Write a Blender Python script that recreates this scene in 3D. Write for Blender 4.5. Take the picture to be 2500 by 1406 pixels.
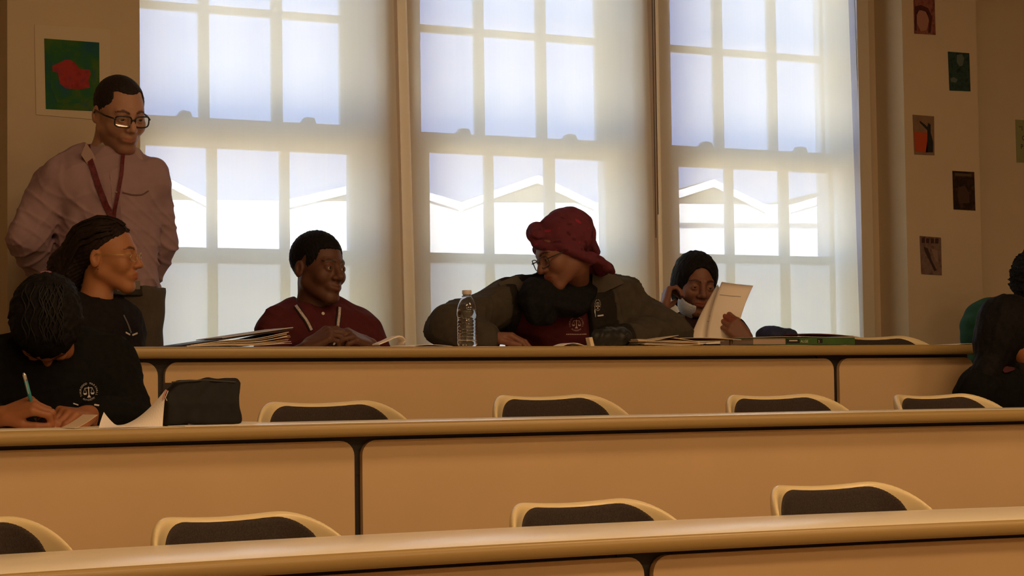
import bpy, math, random
import numpy as np
from mathutils import Vector, Matrix
from mathutils.bvhtree import BVHTree
for o in list(bpy.data.objects): bpy.data.objects.remove(o)
C = bpy.context.scene.collection
scene = bpy.context.scene
PI = math.pi
# ------------------------------------------------------------------ camera
EYE = 1.30; FPX = 5000.0
TH = math.atan(5000/9360.0); PITCH = math.atan(242/5000.0); ROLL = 0.013
F0 = np.array([math.sin(TH), math.cos(TH), 0.0]); R0 = np.array([math.cos(TH), -math.sin(TH), 0.0]); U0 = np.array([0, 0, 1.0])
F1 = F0*math.cos(PITCH) + U0*math.sin(PITCH); U1 = U0*math.cos(PITCH) - F0*math.sin(PITCH)
R2 = R0*math.cos(ROLL) - U1*math.sin(ROLL); U2 = U1*math.cos(ROLL) + R0*math.sin(ROLL)
EYEP = np.array([0, 0, EYE])
cam_d = bpy.data.cameras.new('camera'); cam = bpy.data.objects.new('camera', cam_d); C.objects.link(cam)
cam_d.sensor_width = 36; cam_d.lens = FPX/2500*36; cam_d.clip_end = 500; cam_d.clip_start = 0.05
M = Matrix.Identity(4)
for i in range(3):
    M[i][0] = R2[i]; M[i][1] = U2[i]; M[i][2] = -F1[i]; M[i][3] = EYEP[i]
cam.matrix_world = M
scene.camera = cam
# ------------------------------------------------------------------ colour, world, sun, lamps
scene.view_settings.view_transform = 'Standard'; scene.view_settings.look = 'None'
scene.view_settings.gamma = 1; scene.view_settings.use_curve_mapping = False
scene.view_settings.exposure = 0.0
scene.cycles.max_bounces = 8; scene.cycles.diffuse_bounces = 4; scene.cycles.transparent_max_bounces = 16
w = bpy.data.worlds.new('world'); scene.world = w; w.use_nodes = True
nt = w.node_tree; bg = nt.nodes['Background']
tc = nt.nodes.new('ShaderNodeTexCoord'); sep = nt.nodes.new('ShaderNodeSeparateXYZ'); rmp = nt.nodes.new('ShaderNodeValToRGB')
nt.links.new(tc.outputs['Generated'], sep.inputs[0]); nt.links.new(sep.outputs[2], rmp.inputs[0])
rmp.color_ramp.elements[0].position = 0.0; rmp.color_ramp.elements[0].color = (.36, .50, .92, 1)
rmp.color_ramp.elements[1].position = 0.35; rmp.color_ramp.elements[1].color = (.26, .45, .98, 1)
nt.links.new(rmp.outputs[0], bg.inputs[0]); bg.inputs[1].default_value = 6.0
sun_d = bpy.data.lights.new('sun', 'SUN'); sun_d.energy = 30.0; sun_d.angle = 0.01; sun_d.color = (1, .96, .88)
sun = bpy.data.objects.new('sun', sun_d); C.objects.link(sun)
sun.rotation_euler = Vector((-0.25, -0.75, 0.75)).to_track_quat('Z', 'Y').to_euler()
LAMP = (1.0, .64, .33)
for i, (lx, ly, e) in enumerate([(0.0, -1.9, 40), (2.6, -1.9, 48), (5.2, -1.9, 52), (0.2, 0.9, 24), (2.6, 0.9, 32), (5.2, 0.9, 32), (1.4, 3.0, 24), (4.0, 3.0, 26)]):
    ld = bpy.data.lights.new('ceiling_lamp', 'AREA'); ld.shape = 'RECTANGLE'; ld.size = 1.2; ld.size_y = .6
    ld.energy = e; ld.color = LAMP
    lo = bpy.data.objects.new('ceiling_lamp', ld); C.objects.link(lo); lo.location = (lx, ly, 3.93)
# ------------------------------------------------------------------ helpers
def ray(px, py):
    d = F1 + (px-1250)/FPX*R2 - (py-703)/FPX*U2
    return d
def at(px, py, Y):
    d = ray(px, py); return EYEP + d*(Y/d[1])
def atz(px, py, z):
    d = ray(px, py); return EYEP + d*((z-EYE)/d[2])
def atp(px, py, p, n):
    d = ray(px, py); p = np.array(p); n = np.array(n); return EYEP + d*(np.dot(p-EYEP, n)/np.dot(d, n))
def pxm(Y, px=1250):            # pixels per metre at this depth
    return FPX/(Y/ray(px, 703)[1])
def srgb(r, g, b):
    f = lambda c: (c/255/12.92) if c/255 <= .04045 else ((c/255+.055)/1.055)**2.4
    return (f(r), f(g), f(b))
MATS = {}
def mat(name, col, rough=.6, spec=.4, noise=0, nscale=20, metal=0, tint=False, sheen=0, stretch=None, bump=0, bscale=60, sss=0, coat=0):
    if name in MATS: return MATS[name]
    m = bpy.data.materials.new(name); m.use_nodes = True; MATS[name] = m
    t = m.node_tree; b = t.nodes['Principled BSDF']
    b.inputs['Base Color'].default_value = (*col, 1); b.inputs['Roughness'].default_value = rough
    b.inputs['Specular IOR Level'].default_value = spec; b.inputs['Metallic'].default_value = metal
    b.inputs['Sheen Weight'].default_value = sheen; b.inputs['Coat Weight'].default_value = coat
    tcn = t.nodes.new('ShaderNodeTexCoord'); mp = t.nodes.new('ShaderNodeMapping')
    t.links.new(tcn.outputs['Object'], mp.inputs[0])
    if stretch: mp.inputs['Scale'].default_value = stretch
    src = None
    if noise:
        n = t.nodes.new('ShaderNodeTexNoise'); n.inputs['Scale'].default_value = nscale; n.inputs['Detail'].default_value = 4
        t.links.new(mp.outputs[0], n.inputs['Vector'])
        r = t.nodes.new('ShaderNodeValToRGB'); r.color_ramp.elements[0].position = .3; r.color_ramp.elements[1].position = .7
        a, c = 1-noise, 1+noise
        r.color_ramp.elements[0].color = (col[0]*a, col[1]*a, col[2]*a, 1); r.color_ramp.elements[1].color = (min(1, col[0]*c), min(1, col[1]*c), min(1, col[2]*c), 1)
        t.links.new(n.outputs['Fac'], r.inputs[0]); src = r.outputs[0]
    if tint:
        at_ = t.nodes.new('ShaderNodeAttribute'); at_.attribute_name = 'tint'
        mx = t.nodes.new('ShaderNodeMix'); mx.data_type = 'RGBA'; mx.blend_type = 'MULTIPLY'; mx.inputs[0].default_value = 1
        if src: t.links.new(src, mx.inputs[6])
        else: mx.inputs[6].default_value = (*col, 1)
        t.links.new(at_.outputs['Color'], mx.inputs[7]); src = mx.outputs[2]
    if src: t.links.new(src, b.inputs['Base Color'])
    if bump:
        n = t.nodes.new('ShaderNodeTexNoise'); n.inputs['Scale'].default_value = bscale; n.inputs['Detail'].default_value = 3
        t.links.new(mp.outputs[0], n.inputs['Vector'])
        bp = t.nodes.new('ShaderNodeBump'); bp.inputs['Strength'].default_value = bump; bp.inputs['Distance'].default_value = .004
        t.links.new(n.outputs['Fac'], bp.inputs['Height']); t.links.new(bp.outputs[0], b.inputs['Normal'])
    return m
WL = {}
def link(o, parent, base):
    C.objects.link(o)
    if parent: o.parent = parent; WL[o.name] = WL[parent.name]
    else: o.location = base; WL[o.name] = np.array(base, float)
def mk(name, V, Fc, m, parent=None, smooth=False, props=None, base=None, tint=None, mats=None, fmat=None):
    V = np.asarray(V, float)
    if parent is not None: off = WL[parent.name]
    else:
        off = np.array(base if base is not None else [(V[:, 0].min()+V[:, 0].max())/2, (V[:, 1].min()+V[:, 1].max())/2, V[:, 2].min()], float)
    me = bpy.data.meshes.new(name)
    if isinstance(Fc, np.ndarray):
        k = Fc.shape[1]; me.vertices.add(len(V)); me.vertices.foreach_set('co', (V-off).astype(np.float32).ravel())
        me.loops.add(Fc.size); me.loops.foreach_set('vertex_index', Fc.astype(np.int32).ravel())
        me.polygons.add(len(Fc)); me.polygons.foreach_set('loop_start', np.arange(0, Fc.size, k, dtype=np.int32))
        me.update(calc_edges=True)
    else:
        me.from_pydata([tuple(v) for v in (V-off)], [], [tuple(f) for f in Fc])
    me.materials.append(m)
    for x in (mats or []): me.materials.append(x)
    if fmat is not None: me.polygons.foreach_set('material_index', np.asarray(fmat, dtype=np.int32))
    if smooth: me.polygons.foreach_set('use_smooth', np.ones(len(me.polygons), dtype=bool))
    if tint is not None:
        a = me.color_attributes.new('tint', 'FLOAT_COLOR', 'POINT')
        col = np.ones((len(V), 4), np.float32); col[:, :3] = tint; a.data.foreach_set('color', col.ravel())
    me.update()
    o = bpy.data.objects.new(name, me); link(o, parent, off)
    for k_, v_ in (props or {}).items(): o[k_] = v_
    return o
def empty(name, loc, label, cat, group=None, rotz=0, kind=None):
    o = bpy.data.objects.new(name, None); o.empty_display_size = .1; link(o, None, loc); o.rotation_euler = (0, 0, rotz)
    o['label'] = label; o['category'] = cat
    if group: o['group'] = group
    if kind: o['kind'] = kind
    return o
def tag(o, label, cat, group=None):
    o['label'] = label; o['category'] = cat
    if group: o['group'] = group
    return o
class MB:
    def __init__(s): s.v = []; s.f = []
    def add(s, V, Fc):
        n = len(s.v); s.v += [tuple(map(float, x)) for x in V]; s.f += [tuple(i+n for i in f) for f in Fc]; return s
    def box(s, a, b):
        x0, y0, z0 = a; x1, y1, z1 = b
        return s.add([(x0, y0, z0), (x1, y0, z0), (x1, y1, z0), (x0, y1, z0), (x0, y0, z1), (x1, y0, z1), (x1, y1, z1), (x0, y1, z1)],
                     [(0, 3, 2, 1), (4, 5, 6, 7), (0, 1, 5, 4), (1, 2, 6, 5), (2, 3, 7, 6), (3, 0, 4, 7)])
    def hexa(s, P):           # 8 corners, bottom loop then top loop
        return s.add(P, [(0, 3, 2, 1), (4, 5, 6, 7), (0, 1, 5, 4), (1, 2, 6, 5), (2, 3, 7, 6), (3, 0, 4, 7)])
    def prism(s, poly, off):  # polygon of 3-d points pushed along off
        n = len(poly); P = [np.array(p, float) for p in poly]; Q = [p+np.array(off, float) for p in P]
        return s.add(P+Q, [tuple(range(n))[::-1], tuple(range(n, 2*n))]+[(i, (i+1) % n, n+(i+1) % n, n+i) for i in range(n)])
    def tube(s, pts, r, n=8, cap=True):
        pts = [np.array(p, float) for p in pts]; rr = r if hasattr(r, '__len__') else [r]*len(pts)
        rings = []; up = None
        for i, p in enumerate(pts):
            t = pts[min(i+1, len(pts)-1)]-pts[max(i-1, 0)]; t = t/(np.linalg.norm(t)+1e-9)
            if up is None:
                up = np.cross(t, (0, 0, 1.0)); up = up if np.linalg.norm(up) > .1 else np.cross(t, (1.0, 0, 0))
            up = up-t*np.dot(up, t); up /= np.linalg.norm(up)+1e-9; sd = np.cross(t, up)
            rings.append([p+rr[i]*(math.cos(a)*up+math.sin(a)*sd) for a in np.linspace(0, 2*PI, n, endpoint=False)])
        V = [v for rg in rings for v in rg]; Fc = []
        for i in range(len(pts)-1):
            for j in range(n): Fc.append((i*n+j, i*n+(j+1) % n, (i+1)*n+(j+1) % n, (i+1)*n+j))
        if cap: Fc += [tuple(range(n))[::-1], tuple(range((len(pts)-1)*n, len(pts)*n))]
        return s.add(V, Fc)
    def lathe(s, prof, c, n=24):
        V = []; Fc = []
        for r, z in prof:
            for a in np.linspace(0, 2*PI, n, endpoint=False): V.append((c[0]+r*math.cos(a), c[1]+r*math.sin(a), c[2]+z))
        for i in range(len(prof)-1):
            for j in range(n): Fc.append((i*n+j, i*n+(j+1) % n, (i+1)*n+(j+1) % n, (i+1)*n+j))
        return s.add(V, Fc)
    def build(s, name, m, parent=None, smooth=False, **k): return mk(name, s.v, s.f, m, parent, smooth, **k)
# ------------------------------------------------------------------ implicit surfaces (smooth-blended solids) turned into quads
def nrm(q): return np.sqrt(np.einsum('ij,ij->i', q, q))
def cap(p, a, b, ra, rb):
    a = np.asarray(a, np.float32); b = np.asarray(b, np.float32); ba = b-a; pa = p-a
    t = np.clip(pa@ba/max(float(ba@ba), 1e-9), 0, 1)
    return nrm(pa-t[:, None]*ba)-(ra+(rb-ra)*t)
def ell(p, c, r, Mx=None):
    q = p-np.asarray(c, np.float32)
    if Mx is not None: q = q@np.asarray(Mx, np.float32)
    r = np.asarray(r, np.float32); k0 = nrm(q/r); k1 = nrm(q/(r*r))+1e-6
    return k0*(k0-1)/k1
def smin(a, b, k):
    h = np.maximum(k-np.abs(a-b), 0)/k; return np.minimum(a, b)-h*h*k*.25
def smax(a, b, k): return -smin(-a, -b, k)
_rs = np.random.RandomState(7)
_WD = _rs.normal(size=(40, 3)).astype(np.float32); _WD /= np.linalg.norm(_WD, axis=1)[:, None]; _WP = _rs.rand(40)*6.28
def wob(p, wl, amp, n=6, s=0):
    d = np.zeros(len(p), np.float32)
    for i in range(n):
        j = (i+s) % 40; k = 6.283/wl*(.7+.6*i/n)
        d += np.sin(p@_WD[j]*k+_WP[j]+1.3*np.sin(p@_WD[(j+11) % 40]*k*.6+_WP[(j+5) % 40]))
    return d*(amp/math.sqrt(n))
def sdf(f, lo, hi, h):
    lo = np.asarray(lo, np.float32); hi = np.asarray(hi, np.float32); B = 10
    nb = np.ceil((hi-lo)/h/B).astype(int)+1; N = nb*B
    g = np.stack(np.meshgrid(*[np.arange(k) for k in nb], indexing='ij'), -1).reshape(-1, 3)
    ctr = lo+(g*B+(B-1)/2)*h
    dc = f(ctr.astype(np.float32)); keep = np.abs(dc) < B*h*.95+.012
    D = np.repeat(np.repeat(np.repeat(dc.reshape(nb).astype(np.float32), B, 0), B, 1), B, 2)
    loc = np.stack(np.meshgrid(*[np.arange(B)]*3, indexing='ij'), -1).reshape(-1, 3)
    G = g[keep]
    for s in range(0, len(G), 400):
        gg = G[s:s+400]; idx = (gg[:, None, :]*B+loc[None]).reshape(-1, 3)
        D[idx[:, 0], idx[:, 1], idx[:, 2]] = f((lo+idx*h).astype(np.float32))
    D[0] = D[-1] = 1; D[:, 0] = D[:, -1] = 1; D[:, :, 0] = D[:, :, -1] = 1
    S = D < 0
    A = S[:-1, :-1, :-1].astype(np.uint8)
    for dx in (0, 1):
        for dy in (0, 1):
            for dz in (0, 1):
                if dx+dy+dz: A = A+S[dx:dx+N[0]-1, dy:dy+N[1]-1, dz:dz+N[2]-1]
    act = np.argwhere((A > 0) & (A < 8))
    idm = np.full(A.shape, -1, np.int32); idm[act[:, 0], act[:, 1], act[:, 2]] = np.arange(len(act))
    acc = np.zeros((len(act), 3)); cnt = np.zeros(len(act))
    cor = [(0, 0, 0), (1, 0, 0), (0, 1, 0), (1, 1, 0), (0, 0, 1), (1, 0, 1), (0, 1, 1), (1, 1, 1)]
    vals = [D[act[:, 0]+c[0], act[:, 1]+c[1], act[:, 2]+c[2]] for c in cor]
    for i in range(8):
        for ax in range(3):
            if cor[i][ax]: continue
            j = i+(1 << ax); a, b = vals[i], vals[j]; x = (a < 0) != (b < 0)
            t = np.where(x, a/np.where(x, a-b, 1), 0)
            e = np.array(cor[i], float)[None].repeat(len(act), 0); e[:, ax] += t
            acc += e*x[:, None]; cnt += x
    V = lo+(act+acc/np.maximum(cnt, 1)[:, None])*h
    Q = []
    for ax in range(3):
        u, v = (ax+1) % 3, (ax+2) % 3
        sl0 = [slice(0, N[k]-1) for k in range(3)]; sl1 = list(sl0)
        sl1[ax] = slice(1, N[ax])
        x0 = S[tuple(sl0)]; x1 = S[tuple(sl1)]; E = np.argwhere(x0 != x1)
        E = E[(E[:, u] > 0) & (E[:, v] > 0)]
        fl = S[E[:, 0], E[:, 1], E[:, 2]]
        def ii(du, dv):
            e = E.copy(); e[:, u] -= du; e[:, v] -= dv; return idm[e[:, 0], e[:, 1], e[:, 2]]
        q = np.stack([ii(1, 1), ii(0, 1), ii(0, 0), ii(1, 0)], 1)
        q[~fl] = q[~fl][:, ::-1]; Q.append(q)
    Q = np.concatenate(Q); Q = Q[(Q >= 0).all(1)]
    return V, Q
def sdf_obj(name, f, lo, hi, h, m, parent=None, tintf=None, **k):
    V, Q = sdf(f, lo, hi, h)
    return mk(name, V, Q, m, parent, smooth=True, tint=tintf(V) if tintf else None, **k)
# ------------------------------------------------------------------ the setting
YW = 7.15                       # room face of the window wall
YP = YW-.19                     # face of the pilasters
wallc = mat('wall_paint', (.60, .50, .36), .85, .2, noise=.03, nscale=6)
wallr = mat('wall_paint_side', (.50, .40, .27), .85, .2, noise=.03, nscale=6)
ceilc = mat('ceiling_paint', (.55, .50, .42), .9, .2, noise=.02)
floorc = mat('floor_vinyl', (.16, .12, .08), .6, .3, noise=.15, nscale=8)
framec = mat('window_frame_paint', (.88, .86, .80), .5, .4, noise=.02)
ST = {'kind': 'structure'}
ROWS = {'A': dict(Y=3.66, k=.055, x0=3.66*math.tan(TH)), 'B': dict(Y=4.675, k=.045, x0=4.675*math.tan(TH)), 'C': dict(Y=5.645, k=.03, x0=5.645*math.tan(TH))}
def rowY(r, X): q = ROWS[r]; return q['Y']-q['k']*(X-q['x0'])**2
ROWS['A']['z'] = atz(1250, 1327, 0)[2]*0+EYE+(3.66/ray(1250, 1327)[1])*ray(1250, 1327)[2]
ROWS['B']['z'] = at(1250, 1024.5, 4.675)[2]; ROWS['C']['z'] = at(1250, 845, 5.645)[2]
for r in 'ABC': ROWS[r]['fl'] = ROWS[r]['z']-.74
XL, XR, YF, ZC = -2.5, 8.5, -3.0, 4.0
# floor with its tiers
fb = MB()
def tier(yf, z0, z1, yb):
    n = 24; xs = np.linspace(XL, XR, n)
    P = [(x, yf(x), z1) for x in xs]+[(x, yb, z1) for x in xs[::-1]]
    fb.prism(P, (0, 0, z0-z1))
fb.box((XL, YF, -.1), (XR, YW+.3, 0))
tier(lambda x: rowY('A', x)-.12, 0, ROWS['A']['fl'], YW); tier(lambda x: rowY('B', x)-.05, ROWS['A']['fl'], ROWS['B']['fl'], YW); tier(lambda x: rowY('C', x)-.05, ROWS['B']['fl'], ROWS['C']['fl'], YW)
fb.build('floor', floorc, props=ST)
MB().box((XL, YF, ZC), (XR, YW+.3, ZC+.1)).build('ceiling', ceilc, props=ST)
MB().box((XL-.15, YF, 0), (XL, YW, ZC)).build('wall_left', wallc, props=ST)
MB().box((XR, YF, 0), (XR+.15, YW, ZC)).build('wall_right', wallr, props=ST)
MB().box((XL, YF-.15, 0), (XR, YF, ZC)).build('wall_front', wallc, props=ST)
# windows: pane edges measured on the two sash planes
YU, YL, TW = YW+.215, YW+.145, .32
YS = YW-.05                    # shade plane
WIN = []
U = [((330, 485), (508, 662.5), (686.5, 830)), ((1022, 1158), (1178.5, 1309), (1330, 1453.5)), ((1632, 1741.5), (1761, 1874), (1892, 2005.5))]
L_ = [((352, 506), (527.5, 684), (704, 852.5)), ((1044.5, 1183.5), (1202, 1330.5), (1352, 1478.5)), ((1652.5, 1771), (1787, 1903), (1921.5, 2023.5))]
UY = [(51, 32, 308, 15), (107, 75, 347.5, 58), (150, 123, 377, 105)]
REF = [(508, 32, 293, 355, 602, 640), (1021, 77, 326, 373, 617, 641), (1632, 126, 358.5, 407, 619.5, 640)]
wx = []
for i in range(3):
    rx, ytop, ymr, ylt, ylb, y3 = REF[i]
    zu = [at(rx, ytop, YU)[2], at(rx, ymr, YU)[2]]; rx2 = L_[i][0][0]+15
    zl = [at(rx2, ylt, YL)[2], at(rx2, ylb, YL)[2], at(rx2, y3, YL)[2]]
    ux = [(at(a, 180, YU)[0], at(b, 180, YU)[0]) for a, b in U[i]]
    lx = [(at(a, 500, YL)[0], at(b, 500, YL)[0]) for a, b in L_[i]]
    wx.append((ux, lx, zu, zl))
ZS, ZT = 1.12, 3.45
opens = []
for i in range(3):
    ux, lx, zu, zl = wx[i]
    x0 = min(ux[0][0], lx[0][0])-.115; x1 = max(ux[2][1], lx[2][1])+.055 if i < 2 else at(2102, 400, YW)[0]-.055
    opens.append((x0-.02, x1+(.02 if i < 2 else .055)))
    zm = .5*(zu[1]+zl[0])
    b = MB()
    def sash(xs, zs, y, dy, zlo, zhi):
        # xs: pane spans, zs: pane z spans
        b.box((x0, y-dy, zlo), (xs[0][0], y+dy, zhi)); b.box((xs[2][1], y-dy, zlo), (x1, y+dy, zhi))
        for (p, q) in ((0, 1), (1, 2)): b.box((xs[p][1], y-dy*.8, zlo), (xs[q][0], y+dy*.8, zhi))
        zz = [zlo]+[z for s_ in zs for z in s_]+[zhi]
        for k in range(0, len(zz), 2): b.box((x0, y-dy*.9, zz[k]), (x1, y+dy*.9, zz[k+1]))
    ph = zu[0]-zu[1]; mt = .028
    sash(ux, [(zu[1], zu[0]), (zu[0]+mt, min(zu[0]+mt+ph, ZT-.06))], YU, .018, zl[0]+.01, ZT)
    sash(lx, [(ZS+.07, zl[2]), (zl[1], zl[0])], YL, .018, ZS, zu[1]-.004)
    # casing frame around the opening
    b.box((x0-.02, YW, ZS-.03), (x0, YW+.30, ZT+.03)); b.box((opens[i][1]-.02, YW, ZS-.03), (opens[i][1], YW+.30, ZT+.03))
    b.box((x0-.02, YW+.02, ZT), (x1+.02, YW+.30, ZT+.03)); b.box((x0-.02, YW-.02, ZS-.04), (x1+.02, YW+.32, ZS))
    wo = b.build('window_%d' % (i+1), framec, props=ST)
    gm = MATS.get('glass')
    if not gm:
        gm = bpy.data.materials.new('window_glass'); gm.use_nodes = True; MATS['glass'] = gm; t = gm.node_tree
        t.nodes.remove(t.nodes['Principled BSDF']); o_ = t.nodes['Material Output']
        tr = t.nodes.new('ShaderNodeBsdfTransparent'); gl = t.nodes.new('ShaderNodeBsdfGlossy'); gl.inputs['Roughness'].default_value = .02
        fr = t.nodes.new('ShaderNodeFresnel'); fr.inputs[0].default_value = 1.45; mx = t.nodes.new('ShaderNodeMixShader')
        tr.inputs[0].default_value = (.97, .98, .98, 1)
        t.links.new(fr.outputs[0], mx.inputs[0]); t.links.new(tr.outputs[0], mx.inputs[1]); t.links.new(gl.outputs[0], mx.inputs[2]); t.links.new(mx.outputs[0], o_.inputs[0])
    g = MB(); g.box((x0+.01, YU-.002, zl[0]+.02), (x1-.01, YU+.002, ZT-.02)); g.box((x0+.01, YL-.002, ZS+.02), (x1-.01, YL+.002, zu[1]-.02))
    g.build('window_pane', MATS['glass'], wo)
    # frosted lower lights and sash locks
    fm = mat('frosted_film', (.85, .84, .80), .6, .3)
    frost = bpy.data.materials.get('frosted_glass')
    if not frost:
        frost = bpy.data.materials.new('frosted_glass'); frost.use_nodes = True; t = frost.node_tree; t.nodes.remove(t.nodes['Principled BSDF'])
        d_ = t.nodes.new('ShaderNodeBsdfDiffuse'); d_.inputs[0].default_value = (.8, .8, .76, 1); tl = t.nodes.new('ShaderNodeBsdfTranslucent'); tl.inputs[0].default_value = (.97, .93, .84, 1)
        ad = t.nodes.new('ShaderNodeMixShader'); ad.inputs[0].default_value = .93
        t.links.new(d_.outputs[0], ad.inputs[1]); t.links.new(tl.outputs[0], ad.inputs[2]); t.links.new(ad.outputs[0], t.nodes['Material Output'].inputs[0])
    MB().box((x0+.012, YL+.004, ZS+.02), (x1-.012, YL+.007, zl[2]+.012)).build('window_film', frost, wo)
    for cx in ((447, 750), (1128, 1388), (1720, 1950))[i]:
        X = at(cx, 300, YL)[0]; z = zu[1]-.004
        MB().prism([(X-.033, YL-.02, z), (X+.03, YL-.02, z), (X+.022, YL-.02, z+.02), (X-.008, YL-.02, z+.024), (X-.014, YL-.02, z+.012)], (0, .045, 0)).build('sash_lock', mat('lock_metal', (.35, .33, .3), .4, .5, metal=.6), wo)
# window wall with three openings
wb = MB(); xs = [XL]+[v for o_ in opens for v in o_]+[XR]
for i in range(0, len(xs), 2): wb.box((xs[i], YW, 0), (xs[i+1], YW+TW, ZC))
for a, b_ in opens:
    wb.box((a, YW, 0), (b_, YW+TW, ZS-.04)); wb.box((a, YW, ZT+.03), (b_, YW+TW, ZC))
wb.build('wall_back', wallc, props=ST)
# pilasters
pa = at(18, 400, YP)[0]; pb = at(341.5, 200, YP)[0]; pc = at(2210, 400, YP)[0]; pd = at(2391, 400, YP)[0]
MB().box((pa, YP, 0), (pb, YW, ZC)).build('wall_pilaster', wallc, props=ST)
MB().box((pc, YP, 0), (pd, YW, ZC)).build('wall_pilaster', wallc, props=ST)
# casing right of the third shade
ca = at(2100, 400, YS-.02)[0]; cb = at(2123, 400, YS-.02)[0]
MB().box((ca, YS-.02, ZS-.1), (cb+.01, YW, ZC)).build('trim_1', mat('trim_cream', (.62, .56, .45), .6, .3), props=ST)
# ------------------------------------------------------------------ roller shades
def shade_mat(name, T, dif, tra):
    m = bpy.data.materials.new(name); m.use_nodes = True; t = m.node_tree; t.nodes.remove(t.nodes['Principled BSDF'])
    tr = t.nodes.new('ShaderNodeBsdfTransparent'); d_ = t.nodes.new('ShaderNodeBsdfDiffuse'); tl = t.nodes.new('ShaderNodeBsdfTranslucent')
    d_.inputs[0].default_value = (*dif, 1); tl.inputs[0].default_value = (*tra, 1)
    tcn = t.nodes.new('ShaderNodeTexCoord'); mp = t.nodes.new('ShaderNodeMapping'); mp.inputs['Scale'].default_value = (90, 90, 2.5)
    n = t.nodes.new('ShaderNodeTexNoise'); n.inputs['Scale'].default_value = 1.0; n.inputs['Detail'].default_value = 2
    mr = t.nodes.new('ShaderNodeMapRange'); mr.inputs[3].default_value = T*.85; mr.inputs[4].default_value = T*1.15
    t.links.new(tcn.outputs['Object'], mp.inputs[0]); t.links.new(mp.outputs[0], n.inputs['Vector']); t.links.new(n.outputs['Fac'], mr.inputs[0])
    a = t.nodes.new('ShaderNodeAddShader'); t.links.new(d_.outputs[0], a.inputs[0]); t.links.new(tl.outputs[0], a.inputs[1])
    mx = t.nodes.new('ShaderNodeMixShader'); t.links.new(mr.outputs[0], mx.inputs[0])
    t.links.new(a.outputs[0], mx.inputs[1]); t.links.new(tr.outputs[0], mx.inputs[2]); t.links.new(mx.outputs[0], t.nodes['Material Output'].inputs[0])
    return m
SH = shade_mat('shade_fabric', .095, (.29, .31, .30), (.615, .500, .285))
HEM = shade_mat('hem_fabric', .02, (.50, .55, .54), (.95, .90, .76))
lab = ['translucent cream roller shade behind the standing man and the student in maroon polo',
       'translucent cream roller shade behind the person in the maroon head wrap',
       'translucent cream roller shade behind the student reading paper, beside bright gap']
for i, ((ax, ax2), (bx, bx2)) in enumerate((((325, 336), (962, 986)), ((987, 1011), (1582, 1607)), ((1600, 1614), (2072, 2101)))):
    zt = 3.62; zb = 1.16
    def xz(ptop, pbot, z):
        t0 = at(ptop, 0, YS); t1 = at(pbot, 840, YS); return t0[0]+(t1[0]-t0[0])*(z-t0[2])/(t1[2]-t0[2])
    r = empty('roller_shade', (xz(ax, ax2, 2.4), YS, zb), lab[i], 'window shade', 'roller shades along the window wall')
    P = []; n = 14
    for k in range(n+1):
        z = zb+(zt-zb)*k/n
        for j in range(9):
            f = j/8; P.append((xz(ax, ax2, z)*(1-f)+xz(bx, bx2, z)*f, YS+.006*math.sin(f*7+i)-.0, z))
    Fc = [(k*9+j, k*9+j+1, (k+1)*9+j+1, (k+1)*9+j) for k in range(n) for j in range(8)]
    mk('shade_cloth', P, Fc, SH, r, smooth=True)
    MB().tube([(xz(ax, ax2, zt), YS, zt+.03), (xz(bx, bx2, zt), YS, zt+.03)], .035, 12).build('shade_roller', mat('roller_white', (.7, .68, .62), .5), r)
    MB().box((xz(ax, ax2, zb), YS-.008, zb-.025), (xz(bx, bx2, zb), YS+.008, zb)).build('hem_bar', mat('roller_white', (.7, .68, .62), .5), r)
    if i:   # loose curled edge of the cloth
        e = MB(); wt, wb_ = ((22, 29) if i == 1 else (11, 8)); Pl = []
        for k in range(n+1):
            z = zb+(zt-zb)*k/n; xr = xz(ax, ax2, z)+(.004 if i == 1 else .003)
            wd = (at(ax, 0, YS)[0]-at(ax-wt, 0, YS)[0])*(k/n)+(at(ax, 800, YS)[0]-at(ax-wb_, 800, YS)[0])*(1-k/n)
            Pl.append([(xr, YS-.012, z), (xr-wd*.4, YS-.028, z), (xr-wd, YS-.016, z)])
        V = [v for rg in Pl for v in rg]; Fc = [(k*3+j, k*3+j+1, (k+1)*3+j+1, (k+1)*3+j) for k in range(n) for j in range(2)]
        mk('shade_edge', V, Fc, HEM, r, smooth=True)
    if i == 2:
        for dx in (-.0, .012):
            MB().tube([(xz(ax, ax2, z)-.035+dx, YS-.03, z) for z in (zt, 1.9+dx*8)], .0022, 6).build('pull_chain', mat('chain_dark', (.12, .1, .08), .5), r)
        for dx in (0, .01):
            MB().tube([(xz(bx, bx2, z)+.022+dx, YS-.012, z) for z in (zt, zb)], .0016, 6).build('pull_cord', mat('cord_grey', (.35, .38, .32), .5), r)
# ------------------------------------------------------------------ neighbouring building, seen through the shades
BN = np.array([math.sin(.20), math.cos(.20), 0]); BP = EYEP+F0*26
def bp(px, py): return atp(px, py, BP, BN)
bw = mat('sunlit_siding', (.86, .85, .82), .7, .2, noise=.02, nscale=2); bt = mat('rake_trim', (.9, .9, .88), .6); bgm = mat('gable_siding_shaded', (.12, .11, .09), .8, noise=.05)  # gables' shaded grey is put into their dark base colour
nb = empty('neighbouring_building', bp(1250, 1300)-np.array([0, 0, 0]), 'sunlit white building with a row of low gables seen through the windows', 'building')
a = bp(150, 486); b_ = bp(2300, 502); 
MB().prism([np.array([a[0], a[1], -1.0]), np.array([b_[0], b_[1], -1.0]), b_, a], BN*.5).build('wall', bw, nb)
c0, c1 = bp(1560, 544), bp(2300, 546)
mbx = MB(); mbx.prism([c0-BN*.05, c1-BN*.05, c1-BN*.05-np.array([0, 0, .022]), c0-BN*.05-np.array([0, 0, .022])], BN*.06); mbx.build('siding_band', mat('band_grey', (.30, .29, .28), .7), nb)
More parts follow.
